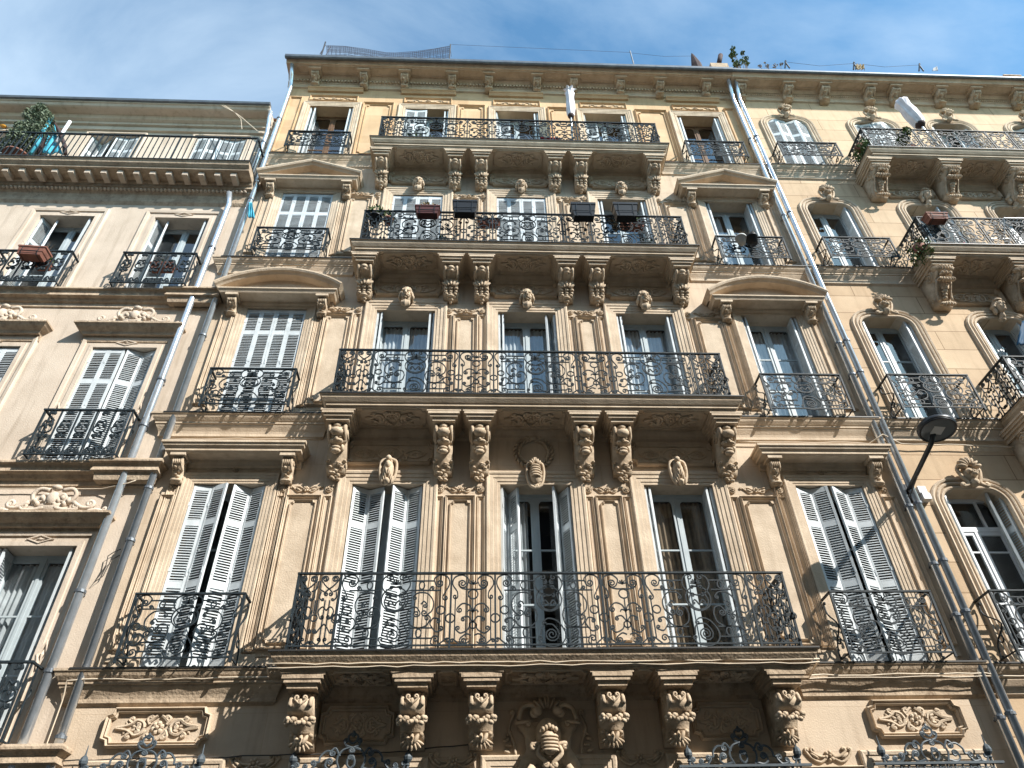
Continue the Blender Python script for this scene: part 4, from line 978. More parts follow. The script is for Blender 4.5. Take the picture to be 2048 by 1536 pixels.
LE = [(0, 0), (.20, 0), (.22, -.03), (.22, -.06), (.18, -.08), (.16, -.13), (.17, -.19), (.10, -.21), (.07, -.27), (.03, -.29), (.03, -.38), (0, -.40)]
for z in (4.0, 8.18, 12.2):
    mb = MB(); ledge(mb, LX0, LX1 + .02, z, 1, LE, False)
    for (a, b) in ((-5.93, LX1 + .04),):
        mb.sweep([(a, 0), (a, -.06), (b, -.06), (b, 0)], [(0, .003), (.20, .003), (.22, -.03), (.22, -.06), (.18, -.075), (.15, -.12), (.17, -.2), (.12, -.22), (.10, -.34), (0, -.36)], plan(z))
    mb.build('ledge', M['ledgeL'], A)
# terrace cornice
mb = MB(); TC = [(0, 0), (.69, 0), (.69, -.03), (.665, -.05), (.65, -.10), (.59, -.15), (.575, -.16), (.575, -.20), (.555, -.21), (.26, -.21), (.24, -.27), (.20, -.29), (.20, -.36), (.14, -.38), (.12, -.44), (.07, -.48), (.05, -.58), (.05, -.70), (.02, -.75), (0, -.78)]
mb.sweep([(LX0, 0), (LX1 + .09, 0)], TC, plan(15.87)); tcor = mb.build('terrace_cornice', M['ledgeL'], A)
dm = MB(); dm.box(-.06, .06, -.51, -.245, 15.55, 15.662); mdm = dm.mesh('modillion', M['stoneL']); x = LX1 - .25
while x > LX0: link(bpy.data.objects.new('modillion', mdm), tcor, Matrix.Translation((x, 0, 0))); x -= .352
dm = MB(); x = LX1 - .05
while x > LX0: dm.blob((x, -.15, 15.46), (.04, .05, .035), 6, 4); x -= .088
dm.build('bead_course', M['stoneL'], tcor)
fm = MB(); fm.sweep([(LX0, 0), (LX1 + .10, 0)], [(.6, .004), (.705, .004), (.705, -.018), (.693, -.018)], plan(15.87)); fm.build('flashing', M['flash'], tcor)
rm = MB()
bar(rm, (LX0, -.64, 16.86), (-5.2, -.64, 16.86), .022, .014); bar(rm, (LX0, -.64, 15.94), (-5.2, -.64, 15.94), .012); bar(rm, (-5.2, -.64, 16.86), (-5.2, 0, 16.86), .022, .014); bar(rm, (-5.2, -.64, 15.94), (-5.2, 0, 15.94), .012)
x = -5.2; k = 0
while x > LX0:
    bar(rm, (x, -.64, 15.88), (x, -.64, 16.86), .014 if k % 7 == 0 else .008)
    if k % 7: rm.blob((x, -.64, 16.38), (.017, .017, .03), 6, 4)
    x -= .125; k += 1
y = -.52
while y < 0: bar(rm, (-5.2, y, 15.94), (-5.2, y, 16.86), .008); y += .12
rm.build('terrace_railing', M['iron'], tcor)
mb = MB(); mb.sweep([(LX0, 0), (LX1 - .02, 0)], [(0, 0), (.50, 0), (.50, -.05), (.47, -.06), (.44, -.12), (.40, -.14), (.22, -.15), (.18, -.24), (.10, -.28), (.10, -.36), (.04, -.38), (.04, -.50), (.06, -.52), (.06, -.55), (0, -.57)], plan(18.60)); ac = mb.build('attic_cornice', M['stoneL'], A)
gm = MB(); gm.sweep([(LX0, 0), (LX1 - .02, 0)], [(.42, .005), (.42, .08), (.55, .08), (.57, .04), (.55, -.01), (.505, -.02)], plan(18.60)); gm.build('gutter', M['zincd'], A)
# ================================================================== RIGHT BUILDING
RX0, RX1 = 7.02, 19.0
C_ = thing('apartment_building', 'coursed cream stone apartment building at the right, with round-cornered window frames and carved heads', 'building', ((RX0 + RX1) / 2, 0, 0))
rc = [8.17, 10.55, 12.70, 14.95, 17.3]
RF = {1: (4.93, 7.80), 2: (9.18, 11.86), 3: (13.25, 15.68), 4: (17.07, 19.42)}
rsh = {(1, 0): (FOLD, (86, -60)), (2, 0): (FOLD, FOLD), (2, 1): (FOLD, FOLD), (3, 0): ((50, 60), FOLD), (3, 1): ((60, 50), (60, -84)), (3, 2): ((70, 50), FOLD), (4, 0): ((-14, 12), (-10, 16)), (4, 1): ((10, -12), (-14, 8)), (4, 2): (FOLD, (60, -30)), (4, 3): ((20, -20), (20, -20))}
for f in (1, 2, 3, 4):
    for i, x in enumerate(rc):
        zb, zt = RF[f]; l, r = rsh.get((f, i), (FOLD, FOLD)); wd = 1.06
        w = window(C_, x, zb, zt, wd, 'R', prof=ARCHR, r=.26, m='trim', left=l, right=r, fm='white' if f == 1 else 'frame', transom=(f == 1) or None, curtain=('left', 'curtain') if f == 2 else None, arch=False)
        mask = 'lady' if (f in (2, 3) and i > 0) else 'acanthus'
        place_head(mask, x + .03, zt + .22, w, 1.15 if f > 1 else 1.25, rz=.25 if mask == 'lady' else 0)
        if i == 0: small_rail(w, x - .08 + .04, zb + .006, 1.48, {1: .92, 2: .80, 3: .66, 4: .60}[f], .40)
for x in rc: window(C_, x, .9, 3.6, 1.15, 'R', prof=ARCHR, r=.26, arch=False)
build_wall('wall', wall_mesh(RX0, RX1, 0, 20.84, HOLES['R']), M['stoneR'], C_)
sd = MB(); sd.add([(RX1, 0, 0), (RX1, 9, 0), (RX1, 9, 20.9), (RX1, 0, 20.84)], [(0, 3, 2, 1)]); sd.add([(RX0, 9, 0), (RX1, 9, 0), (RX1, 9, 20.9), (RX0, 9, 20.9)], [(0, 1, 2, 3)]); build_wall('side_wall', sd, M['stoneR'], C_)
rf = MB(); rf.box(RX0 + .0, RX1, -.3, 9.1, 20.88, 20.94); rf.build('roof', M['roof'], C_)
for f in (1, 2, 3, 4):
    z = RF[f][0] - .02; mb = MB(); mb.sweep([(7.14, .0), (9.3, .0)], [(a * .95, b * .95) for a, b in LEDGE], plan(z))
    lo = mb.build('ledge', M['trim'], C_); fm = MB(); fm.sweep([(7.14, 0), (9.22, 0)], [(.02, .003), (.202, .003), (.202, -.018), (.192, -.018)], plan(z)); fm.build('flashing', M['flash'], lo)
    bcx = [9.48, 11.22, 12.90, 14.6, 16.3, 18.0]
    balcony(C_, 9.22, RX1 - .2, z - .03 if f < 4 else 16.84, .86, {1: 1.0, 2: .98, 3: .98, 4: .92}[f], bcx, 'bulb', .36, .56, .86 if f < 4 else .78, [('L', 1.3), ('N', .55)] * 5, .8, open_right=True)
    if f < 4:
        for a, b in zip(bcx, bcx[1:]): relief_panel(a + .28, b - .28, z - .95, z - .55, 1, B=C_, r=.016)
for a, b in ((9.48, 11.22), (11.22, 12.9), (12.9, 14.6), (14.6, 16.3)): relief_panel(a + .28, b - .28, 15.98, 16.33, 1, B=C_, r=.016)
mb = MB(); mb.sweep([(XR - .12, 0), (RX1, 0)], [(a, b * .98) for a, b in CORN], plan(20.86)); rcor = mb.build('cornice', M['trim'], C_)
dm = MB(); x = RX0 + .1
while x < RX1 - .1: dm.blob((x, -.12, 20.56), (.022, .03, .022), 6, 4); x += .062
rcx = [7.16, 8.49, 9.53, 10.82, 11.54, 12.85, 13.85, 15.1, 15.9, 17.2]
dm.box(RX0 + .05, RX1 - .1, -.11, -.098, 20.55, 20.58); dm.build('bead_course', M['trim'], rcor)
for a, b in zip(rcx, rcx[1:]):
    dm = MB(); dm.sweep(notch(a + .18, b - .18, -.48, -.27, .05), [(q * .6, k * .6) for q, k in BEAD], lambda p, q, h: (p, q, 20.713 - h), closed=True); dm.build('soffit_panel', M['trim'], rcor)
for x in rcx: corbel('small', .23, .38, .38, x, 20.65, rcor)
for x in rcx: bm_ = MB(); bm_.box(x - .17, x + .17, -.47, -.05, 20.65, 20.713); bm_.build('corbel_block', M['trim'], rcor)
gm = MB(); gm.sweep([(XR - .12, 0), (RX1, 0)], [(.61, -.06), (.66, -.08), (.69, -.05), (.70, -.01), (.68, 0), (.61, 0)], plan(20.875)); gm.build('gutter', M['zincd'], C_)
# ================================================================== DOWNPIPES
def pipe(B, pts, r=.055, name='downpipe', clamps=()):
    mb = MB(); P = [Vector(p) for p in pts]
    mb.tube(P, r, (0, -1, 0), 12)
    o = mb.build(name, M['zinc'], B, True)
    for z in clamps:
        for a, b in zip(P, P[1:]):
            if min(a.z, b.z) <= z <= max(a.z, b.z):
                u = (z - a.z) / (b.z - a.z + 1e-9); p = a.lerp(b, u); c = MB(); c.lathe([(r * 1.02, -.02), (r * 1.28, -.02), (r * 1.28, .02), (r * 1.02, .02)], p, 12); c.box(p.x - .012, p.x + .012, p.y, .0, z - .012, z + .012); c.build('clamp', M['zincd'], o); break
    return o
def jog(x, zs, y1=-.13, y2=-.27):
    """pipe that steps out around each ledge height in zs, from top to bottom"""
    return []
    for z in zs: p += [(x, y1, z + .22), (x, y2, z + .05), (x, y2, z - .28), (x, y1, z - .62)]
    return p
pipe(B, [(-5.13, -.50, 20.78), (-5.13, -.30, 20.55), (-5.14, -.13, 20.3)] + jog(-5.15, [17.05, 13.22, 9.17, 4.93]) + [(-5.15, -.13, 0)], clamps=(18.6, 15.2, 11.0, 6.8, 7.7, 4.1))
pipe(A, [(-5.60, -.26, 15.28), (-5.58, -.13, 15.0)] + jog(-5.58, [12.2, 8.18, 4.0], y2=-.16)[0:2] + [(-5.58, -.15, 12.2), (-5.58, -.13, 0)], clamps=(13.5, 9.9, 8.9, 6.0, 4.9), r=.06)
pipe(A, [(-5.28, -.40, 18.5), (-5.30, -.30, 18.3), (-5.32, -.13, 17.9), (-5.32, -.13, 15.5)], r=.055, clamps=(17.5,))
pipe(B, [(6.80, -.42, 20.74), (6.86, -.26, 20.45), (6.91, -.13, 20.2)] + jog(6.93, [17.05, 13.22, 9.17, 4.93], y2=-.26) + [(6.93, -.13, 0)], clamps=(18.2, 15.0, 11.0, 10.2, 7.4, 6.4, 5.6, 4.2))
pipe(C_, [(7.02, -.42, 20.72), (7.05, -.26, 20.45), (7.08, -.14, 20.2)] + [(7.08, -.15, 17), (7.08, -.15, 0)], clamps=(18.3, 15.1, 11.05, 10.25, 7.45, 6.45, 5.65, 4.25))
#DETAILS
def P3(px, py, Y): x, z = at(px, py, Y); return Vector((x, Y, z))
# ---- cables along the ledges
def cable(B, pts, r=.011, m='cable', name='cable', sag=.012, every=.8, clips=True):
    rnd = random.Random(len(pts) * 7 + int(pts[0][0] * 10)); mb = MB(); q = []
    for a, b in zip(pts, pts[1:]):
        a = Vector(a); b = Vector(b); n = max(2, int((b - a).length / .2))
        for i in range(n): q.append(a.lerp(b, i / n) + Vector((0, rnd.uniform(-.004, .004), rnd.uniform(-sag, sag))))
    q.append(Vector(pts[-1])); mb.tube(q, r, (0, -1, .01), 5); 
    return mb.build(name, M[m], B, True)
cable(B, [(-5.33, -.05, 3.7), (-5.33, -.05, 4.55), (-5.30, -.17, 4.78), (-2.72, -.17, 4.79), (-2.62, -.76, 4.76), (4.42, -.76, 4.78), (4.50, -.17, 4.76), (6.98, -.17, 4.77), (7.2, -.19, 4.72), (9.3, -.19, 4.74)])
cable(B, [(-2.70, -.17, 4.755), (-2.60, -.75, 4.725), (4.42, -.75, 4.735), (4.48, -.17, 4.73), (7.1, -.17, 4.73)], .008)
cable(B, [(-5.28, -.06, 8.70), (-2.7, -.06, 8.72)], .010); cable(B, [(4.45, -.06, 8.72), (6.75, -.06, 8.70), (6.95, -.22, 8.78), (7.3, -.08, 8.68), (9.6, -.08, 8.62)], .012)
cable(A, [(-8.5, -.06, 7.74), (-5.9, -.07, 7.72), (-5.45, -.2, 7.76), (-5.3, -.1, 7.9)], .010)
cable(B, [(-5.1, -.04, 3.86), (-1.1, -.04, 3.9), (-.1, -.05, 3.98)], .008, 'cabled')
for (pts) in ([(648, 1075), (605, 1120), (572, 1180), (600, 1105), (640, 1078)],):
    pass
mb = MB(); mb.tube([P3(*p, -.06) for p in [(242, 1098), (228, 1104), (216, 1112), (212, 1130), (200, 1150), (188, 1165), (206, 1152), (222, 1120), (240, 1110)]], .007, (0, -1, 0), 4); mb.build('loose_wire', M['cabled'], B)
mb = MB(); mb.tube([P3(*p, -.5) for p in [(435, 206), (470, 225), (482, 238), (484, 258)]], .008, (0, -1, 0), 4); mb.tube([P3(*p, -.5) for p in [(445, 208), (480, 232), (515, 262)]], .008, (0, -1, 0), 4); mb.build('loose_wire', M['cable'], A)
# ---- window grilles on the ground floor, crested with scrolls
def grille_mesh():
    mb = MB(); w = .70; r = .014
    bar(mb, (-w - .14, 0, 0), (w + .14, 0, 0), .03, .014); bar(mb, (-w, 0, -2.7), (w, 0, -2.7), .02)
    for i in range(15): x = -w + 2 * w * i / 14; bar(mb, (x, 0, -2.7), (x, 0, 0), .010)
    for i in range(14): x = -w + 2 * w * (i + .5) / 14; mb.tube([(x + q.x, 0, -.09 + q.y) for q in circ((0, 0), .045, 10)], .009, (0, 1, 0), 4, True)
    H = [([(.0, .30), (.05, .34), (.055, .39), (.02, .42)], None, (.02, 1.1, 1)), ([(.02, .26), (.07, .28), (.10, .32)], None, (.028, 1.3, 1)),
         ([(.13, .01), (.17, .12), (.12, .22), (.02, .26)], None, (.035, 1.4, 1)), ([(.14, .16), (.20, .25), (.25, .22)], None, (.035, 1.4, -1)),
         ([(.20, .20), (.30, .22), (.37, .16), (.38, .10), (.44, .10)], None, None), ([(.15, .03), (.24, .01), (.30, .05), (.29, .11)], None, (.04, 1.5, 1)),
         ([(.42, .06), (.47, .01), (.54, .02)], (.035, 1.3, -1), (.03, 1.4, 1)), ([(.0, .02), (.04, .06), (.04, .12), (.0, .16)], None, (.025, 1.3, 1)), ([(.56, .02), (.62, .0), (.66, .05)], None, (.03, 1.4, 1))]
    for P, s_, e in H:
        p = stroke(P, s=s_, e=e)
        for q in (p, mir(p)): mb.tube([(v.x * 1.02, 0, .01 + v.y) for v in q], r, (0, 1, 0), 5)
    for sg in (-1, 1):
        mb.lathe([(.018, 0), (.018, .05), (.03, .06), (.015, .08), (.05, .12), (.055, .15), (.04, .19), (.012, .22), (.004, .33)], (sg * w, 0, 0), 8)
    mb.blob((0, 0, .44), (.02, .02, .03), 6, 4)
    return mb.mesh('window_grille', M['grille'])
gmsh = grille_mesh()
for x in (WX[0] - .1, WX[1] - .08, WX[3] + .1, WX[4] + .06): link(bpy.data.objects.new('window_grille', gmsh), B, Matrix.Translation((x, -.16, 3.67)))
# ---- street lamp on the wall between the buildings
lampT = thing('street_lamp', 'black wall-mounted street lamp with flat round head above the right-hand pipes', 'street lamp', (7.0, -.04, 7.45))
p0 = P3(1815, 985, -.05); p1 = P3(1862, 888, -1.32); hc = P3(1874, 858, -1.50)
mb = MB(); mb.tube([p0 + Vector((0, .05, 0)), p0, p1, hc + Vector((0, .05, .03))], .038, (1, 0, 0), 8); mb.box(p0.x - .07, p0.x + .07, -.05, -.0, p0.z - .16, p0.z + .16); mb.build('arm', M['lampm'], lampT, True)
mb = MB(); mb.tube([p0 + Vector((-.02, -.05, -.10)), p0.lerp(p1, .45) + Vector((-.04, 0, -.09))], .008, (1, 0, 0), 4); mb.build('feed_cable', M['cabled'], lampT)
hm = Matrix.Translation(hc) @ Matrix.Rotation(R_(-8), 4, 'X') @ Matrix.Rotation(R_(6), 4, 'Y')
mb = MB(); mb.lathe([(.265, -.02), (.275, 0), (.275, .045), (.25, .07), (.12, .09), (.01, .095)], (0, 0, 0), 36); mb.lathe([(.235, -.021), (.235, -.032), (.265, -.032), (.265, -.019)], (0, 0, 0), 36)
hd = mb.build('lamp_head', M['lampm'], lampT, True, hm)
mb = MB(); mb.lathe([(.232, -.027), (.232, -.022), (.01, -.022)], (0, 0, 0), 32); mb.build('lens', M['lens'], hd, False, hm)
mb = MB(); mb.box(-.08, .08, -.08, .08, -.034, -.0275); mb.build('led_plate', M['led'], hd, False, hm)
sb = thing('sensor_box', 'small pale grey double junction box fixed to the right building below the street lamp', 'junction box', P3(1845, 990, -.06))
q = P3(1845, 985, -.07)
mb = MB(); mb.box(q.x - .07, q.x + .06, -.11, 0, q.z - .02, q.z + .10); mb.box(q.x - .055, q.x + .075, -.13, 0, q.z - .15, q.z - .04); mb.box(q.x - .03, q.x + .05, -.08, 0, q.z - .04, q.z - .02); mb.build('casing', M['white'], sb)
# ---- planters and plants
def tuft(mb, c, R, n, ls, seed=1, up=0.0, squash=1.0):
    rnd = random.Random(seed)
    for i in range(n):
        while True:
            d = Vector((rnd.uniform(-1, 1), rnd.uniform(-1, 1), rnd.uniform(-1, 1)))
            if d.length < 1: break
        p = Vector(c) + Vector((d.x * R[0], d.y * R[1], d.z * R[2])); a = Vector((rnd.gauss(0, 1), rnd.gauss(0, 1), rnd.gauss(0, 1) + up)).normalized(); b = a.orthogonal().normalized(); b.rotate(Matrix.Rotation(rnd.uniform(0, 6.3), 3, a))
        l = ls * rnd.uniform(.6, 1.3); w = l * .28 * squash
        mb.add([p - a * l * .5, p + b * w, p + a * l * .5, p - b * w], [(0, 1, 2, 3)])
def twigs(mb, c, n, L_, r, seed=1, spread=.6):
    rnd = random.Random(seed)
    for i in range(n):
        p = Vector(c) + Vector((rnd.uniform(-.5, .5) * spread, rnd.uniform(-.05, .05), 0)); d = Vector((rnd.gauss(0, .4), rnd.gauss(0, .3), 1)).normalized(); pts = [p]
        for k in range(4): d = (d + Vector((rnd.gauss(0, .3), rnd.gauss(0, .3), rnd.gauss(0, .12)))).normalized(); pts.append(pts[-1] + d * L_ / 4)
        mb.tube(pts, r, (0, 1, .01), 4, taper=(1, .4))
def trough(name, label, x0, x1, y, z0, h, m, group=None, plant=None, d=.17, seed=1, tilt=0, hooks=True, cat='planter'):
    cx = (x0 + x1) / 2; w = x1 - x0; t = thing(name, label, cat, (cx, y, z0), group)
    t_mw = Matrix.Translation((cx, y, z0)) @ Matrix.Rotation(tilt, 4, 'Y'); WM[t.name] = t_mw; t.matrix_basis = t_mw
    mb = MB(); a, b = w / 2, d / 2; k = .82
    vs = [(-a * k, -b * k, 0), (a * k, -b * k, 0), (a * k, b * k, 0), (-a * k, b * k, 0), (-a, -b, h * .86), (a, -b, h * .86), (a, b, h * .86), (-a, b, h * .86)]
    mb.add(vs, [(0, 3, 2, 1), (0, 1, 5, 4), (1, 2, 6, 5), (2, 3, 7, 6), (3, 0, 4, 7)])
    e = .012
    mb.sweep([(-a, -b), (-a, b), (a, b), (a, -b)], [(-e, h * .84), (-e, h), (e, h), (e, h * .84)], plan(0), closed=True)
    mb.sweep([(-a * .9, -b * .9), (-a * .9, b * .9), (a * .9, b * .9), (a * .9, -b * .9)], [(-.004, h * .35), (-.009, h * .38), (-.004, h * .41)], plan(0), closed=True)
    mb.build('trough', M[m], t, False, t_mw)
    sm = MB(); sm.add([(-a * .97, -b * .97, h * .93), (a * .97, -b * .97, h * .93), (a * .97, b * .97, h * .93), (-a * .97, b * .97, h * .93)], [(0, 1, 2, 3)]); sm.build('soil', M['soil'], t, False, t_mw)
    if hooks:
        hk = MB()
        for sx in (-.6, .6): hk.tube([(sx * a, -b - .01, h * .95), (sx * a, -b - .012, h * .3), (sx * a, -b * .8, -.012), (sx * a, b + .01, -.012), (sx * a, b + .015, h + .03)], .006, (1, 0, 0), 4)
        hk.tube([(-.6 * a, -b - .012, h * .3), (.6 * a, -b - .012, h * .3)], .006, (0, 1, 0), 4); hk.build('bracket', M['iron'], t, False, t_mw)
    if plant:
        pm = MB()
        if plant == 'dry': tuft(pm, (0, 0, h + .07), (w * .46, .1, .11), 160, .06, seed); twigs(pm, (0, 0, h * .9), 14, .2, .004, seed, w)
        elif plant == 'twigs': twigs(pm, (0, 0, h * .9), 16, .28, .006, seed, w)
        elif plant == 'cactus':
            for i in range(7): pm.blob((-.0 + .05 * (i - 3), .0, h + .04 + .05 * (i % 3)), (.025, .02, .05), 6, 5, Matrix.Rotation(.4 * (i - 3), 3, 'Y'))
        elif plant == 'green': tuft(pm, (0, 0, h + .07), (w * .5, .12, .13), 260, .075, seed)
        pm.build('plant', M[{'dry': 'dry', 'twigs': 'bark', 'cactus': 'leaf', 'green': 'leaf'}[plant]], t, False, t_mw)
    return t
def box_px(x0, x1, yb, yt, Y): a, z0 = at(x0, yb, Y); b, _ = at(x1, yb, Y); _, z1 = at((x0 + x1) / 2, yt, Y); return a, b, z0, z1 - z0
G1 = 'planters hooked on the third balcony'
for lab, px, m, pl, Y in (('maroon trough with dried yellow plants hooked outside the third long balcony', (830, 879, 432, 418), 'maroon', 'dry', -.90),
        ('empty black trough hooked over the third balcony between its two shuttered windows', (905, 954, 430, 408), 'black', None, -.90),
        ('black trough on the third balcony rail before the pilaster, left of its twin', (1144, 1192, 437, 413), 'black', None, -.90),
        ('black trough on the third balcony rail in front of the open window', (1229, 1277, 437, 413), 'black', None, -.90)):
    a, b, z0, h = box_px(*px, Y); trough('window_box', lab, a, b, Y, z0, max(h, .16), m, G1, pl, d=.20, seed=3)
for lab, px, m, Y, pl in (('terracotta trough hung inside the third balcony behind the ironwork', (956, 1000, 452, 438), 'terra', -.55, None), ('reddish trough inside the third balcony near its right window', (1243, 1290, 458, 444), 'terra', -.55, 'green')):
    a, b, z0, h = box_px(*px, Y); trough('window_box', lab, a, b, Y, z0, .17, m, 'troughs hung inside the third balcony', pl, seed=5)
a, b, z0, h = box_px(30, 92, 515, 492, -.48); trough('window_box', 'big terracotta trough of bare red twigs on the far left third-floor rail', a + .03, b - .02, -.48, z0, .22, 'terra', None, 'twigs', d=.24, tilt=R_(4))
a, b, z0, h = box_px(70, 100, 537, 524, -.2); trough('window_box', 'small terracotta trough behind the far left third-floor railing', a, b, -.2, z0, .14, 'terra', None, 'green', hooks=False, seed=8)
a, b, z0, h = box_px(298, 348, 541, 526, -.22); trough('window_box', 'terracotta trough with a green cactus behind the left building railing', a, b, -.22, z0, .16, 'terra', None, 'cactus', hooks=False)
a, b, z0, h = box_px(1854, 1896, 443, 426, -.95); trough('window_box', 'red-brown trough hooked on the right building balcony rail', a, b, -.95, z0, .19, 'terra', None, None, d=.2)
def pot(name, label, p, r, h, m, plant='dry', seed=1, group=None, tilt=0.0, n=120, ls=.07):
    t = thing(name, label, 'flower pot', p, group); mw = Matrix.Translation(p) @ Matrix.Rotation(tilt, 4, 'Y'); WM[t.name] = mw; t.matrix_basis = mw
    mb = MB(); mb.lathe([(r * .68, 0), (r * .92, h * .8), (r * 1.04, h * .8), (r * 1.06, h), (r * .9, h), (r * .88, h * .9), (.01, h * .9)], (0, 0, 0), 14); mb.build('pot', M[m], t, True, mw)
    pm = MB()
    if plant == 'dry': twigs(pm, (0, 0, h * .85), 16, h * 1.0, .004, seed, r); tuft(pm, (0, 0, h * 1.25), (r, r, h * .4), 40, .04, seed)
    else: tuft(pm, (0, 0, h + r * .8), (r * 1.5, r * 1.5, r * 1.2), n, ls, seed)
    pm.build('plant', M[{'dry': 'dry', 'green': 'leaf', 'pink': 'pink', 'olive': 'olive'}[plant]], t, False, mw)
    return t
pot('flower_pot', 'pale grey flower pot with dead twigs hung on the right railing', P3(1484, 487, -.46), .115, .20, 'greypot', seed=2, tilt=.08)
pot('flower_pot', 'black flower pot hung beside the pale grey pot', P3(1508, 487, -.46), .125, .21, 'black', seed=6, tilt=-.08)
for (lab, px, Y, m, pl, r) in (('black pot of trailing green leaves at the left end of the third balcony', (745, 470), -.62, 'black', 'green', .14), ('small pot with green sprigs by the left end railing of the third balcony', (772, 472), -.62, 'terra', 'green', .10),
        ('leafy pot standing on the third balcony below the dried plants', (884, 478), -.45, 'black', 'green', .13), ('pot of pink flowers on the right of the third balcony', (1322, 481), -.5, 'terra', 'pink', .09), ('leafy pot on the third balcony floor beside the pink flowers', (1293, 480), -.5, 'black', 'green', .12),
        ('bushy green pot on the top balcony in front of the left shutter', (828, 276), -.4, 'terra', 'green', .17), ('second bushy green pot on the top balcony by the dark window', (862, 276), -.4, 'terra', 'green', .15),
        ('orange pot with leaves at the right end of the top balcony', (1292, 285), -.5, 'terra', 'green', .09), ('low terracotta pot left of the orange one on the top balcony', (1275, 285), -.5, 'terra', 'green', .08)):
    z = (BZ[3] + (.70 if px[1] in (470, 472) else 0)) if px[1] > 400 else BZ[4]; x, _ = at(px[0], px[1], Y)
    pot('flower_pot', lab, Vector((x, Y, z + .01)), r, r * 1.6, m, pl, seed=int(px[0]), n=260 if r > .12 else 140)
for i, (px, py, R, nm) in enumerate(((1830, 505, .34, 'trailing green plant at the left end of the right building third-floor balcony'), (1712, 300, .22, 'green plant behind the left end of the top right balcony'), (1795, 275, .2, 'leafy plant in the top right balcony behind the ironwork'))):
    p = P3(px, py, -.6); p.x += .15; t = thing('balcony_plant', nm, 'plant', (p.x, p.y, RF[3 if i == 0 else 4][0] - .03))
    pm = MB(); tuft(pm, p, (R * .7, .3, R * 1.1), 420, .075, 20 + i); pm.build('foliage', M['leaf'], t)
    pm = MB(); pm.lathe([(.09, 0), (.13, .2), (.01, .2)], (p.x, p.y, RF[3 if i == 0 else 4][0] - .04), 12); pm.build('pot', M['terra'], t, True)
    if i == 0:
        pm = MB(); rnd = random.Random(4)
        for k in range(16): pm.blob((p.x + .3 + rnd.uniform(-.5, 1.2), -.6, p.z + .1 + rnd.uniform(-.2, .3)), (.03, .03, .03), 6, 4)
        pm.build('flowers', M['pink'], t)
# ---- parasols (furled), clothes, drying rack
def parasol(label, base, top, r, fold, flare=.02):
    t = thing('parasol', label, 'parasol', base); base = Vector(base); top = Vector(top); d = (top - base).normalized(); L_ = (top - base).length
    mb = MB(); mb.tube([base, top], .022, (0, 1, .01), 8); mb.build('pole', M['zinc'], t, True)
    mb = MB(); s_ = d.orthogonal().normalized(); u = d.cross(s_); seg = 28; R2 = [(.0, .02), (.05, .55), (.12, .8), (.3, .95), (.5, .9), (.7, .8), (.86, 1.0), (.95, .7), (1.0, 1.35 if flare > .03 else .25)]; vs = []
    for (q, rr) in R2:
        for k in range(seg):
            a = 2 * math.pi * k / seg; w = rr * r * (1 + .26 * math.sin(a * 7 + q * 3)); c = base + d * L_ * (fold + (1 - fold) * q); vs.append(c + s_ * math.cos(a) * w + u * math.sin(a) * w)
    mb.add(vs, [(i * seg + k, i * seg + (k + 1) % seg, (i + 1) * seg + (k + 1) % seg, (i + 1) * seg + k) for i in range(len(R2) - 1) for k in range(seg)]); mb.build('canvas', M['cloth'], t, True)
    mb = MB(); mb.blob(tuple(base + d * L_ * (fold + .03)), (r * .8, r * .8, .09), 10, 6); mb.build('strap', M['brown'], t, True)
    return t
parasol('furled white parasol standing upright at the middle balcony of the top floor', (at(1144, 283, -.62)[0], -.62, BZ[4]), P3(1139, 181, -.62), .105, .50, .05)
parasol('furled white parasol leaning over the top balcony of the right building', (11.35, -.60, 16.85), P3(1797, 200, -.75), .16, .52)
cl = thing('folding_chair', 'red-seated folding chair behind the top balcony ironwork', 'chair', (at(1097, 284, -.35)[0], -.35, BZ[4])); x = at(1097, 284, -.35)[0]; z = BZ[4]
mb = MB(); mb.box(x - .22, x + .24, -.22, -.19, z + .46, z + .86); mb.build('backrest', M['red'], cl); mb = MB(); mb.box(x - .22, x + .24, -.60, -.22, z + .42, z + .45); mb.build('seat', M['red'], cl)
for sx in (-.22, .24):
    for ya, yb in ((-.6, -.2), (-.2, -.6)): mb = MB(); mb.tube([(x + sx, ya, z + .01), (x + sx, yb, z + .46)], .012, (1, 0, 0), 6); mb.build('leg', M['black'], cl)
dr = thing('drying_rack', 'white wire drying rack on the right building third-floor balcony', 'drying rack', P3(2030, 440, -.6)); mb = MB(); q0 = P3(2008, 436, -.95); q1 = q0 + Vector((.75, 0, .02)); q2 = q1 + Vector((0, .55, 0)); q3 = q0 + Vector((0, .55, 0))
mb.tube([q0, q1, q2, q3], .014, (0, 0, 1), 6, True)
for k in range(1, 9): mb.tube([q0.lerp(q1, k / 9), q3.lerp(q2, k / 9)], .005, (0, 0, 1), 4)
for a in (q0, q1, q2, q3): mb.tube([a, Vector((a.x, -.45, 13.3))], .01, (1, 0, .01), 5)
mb.build('wire_frame', M['white'], dr)
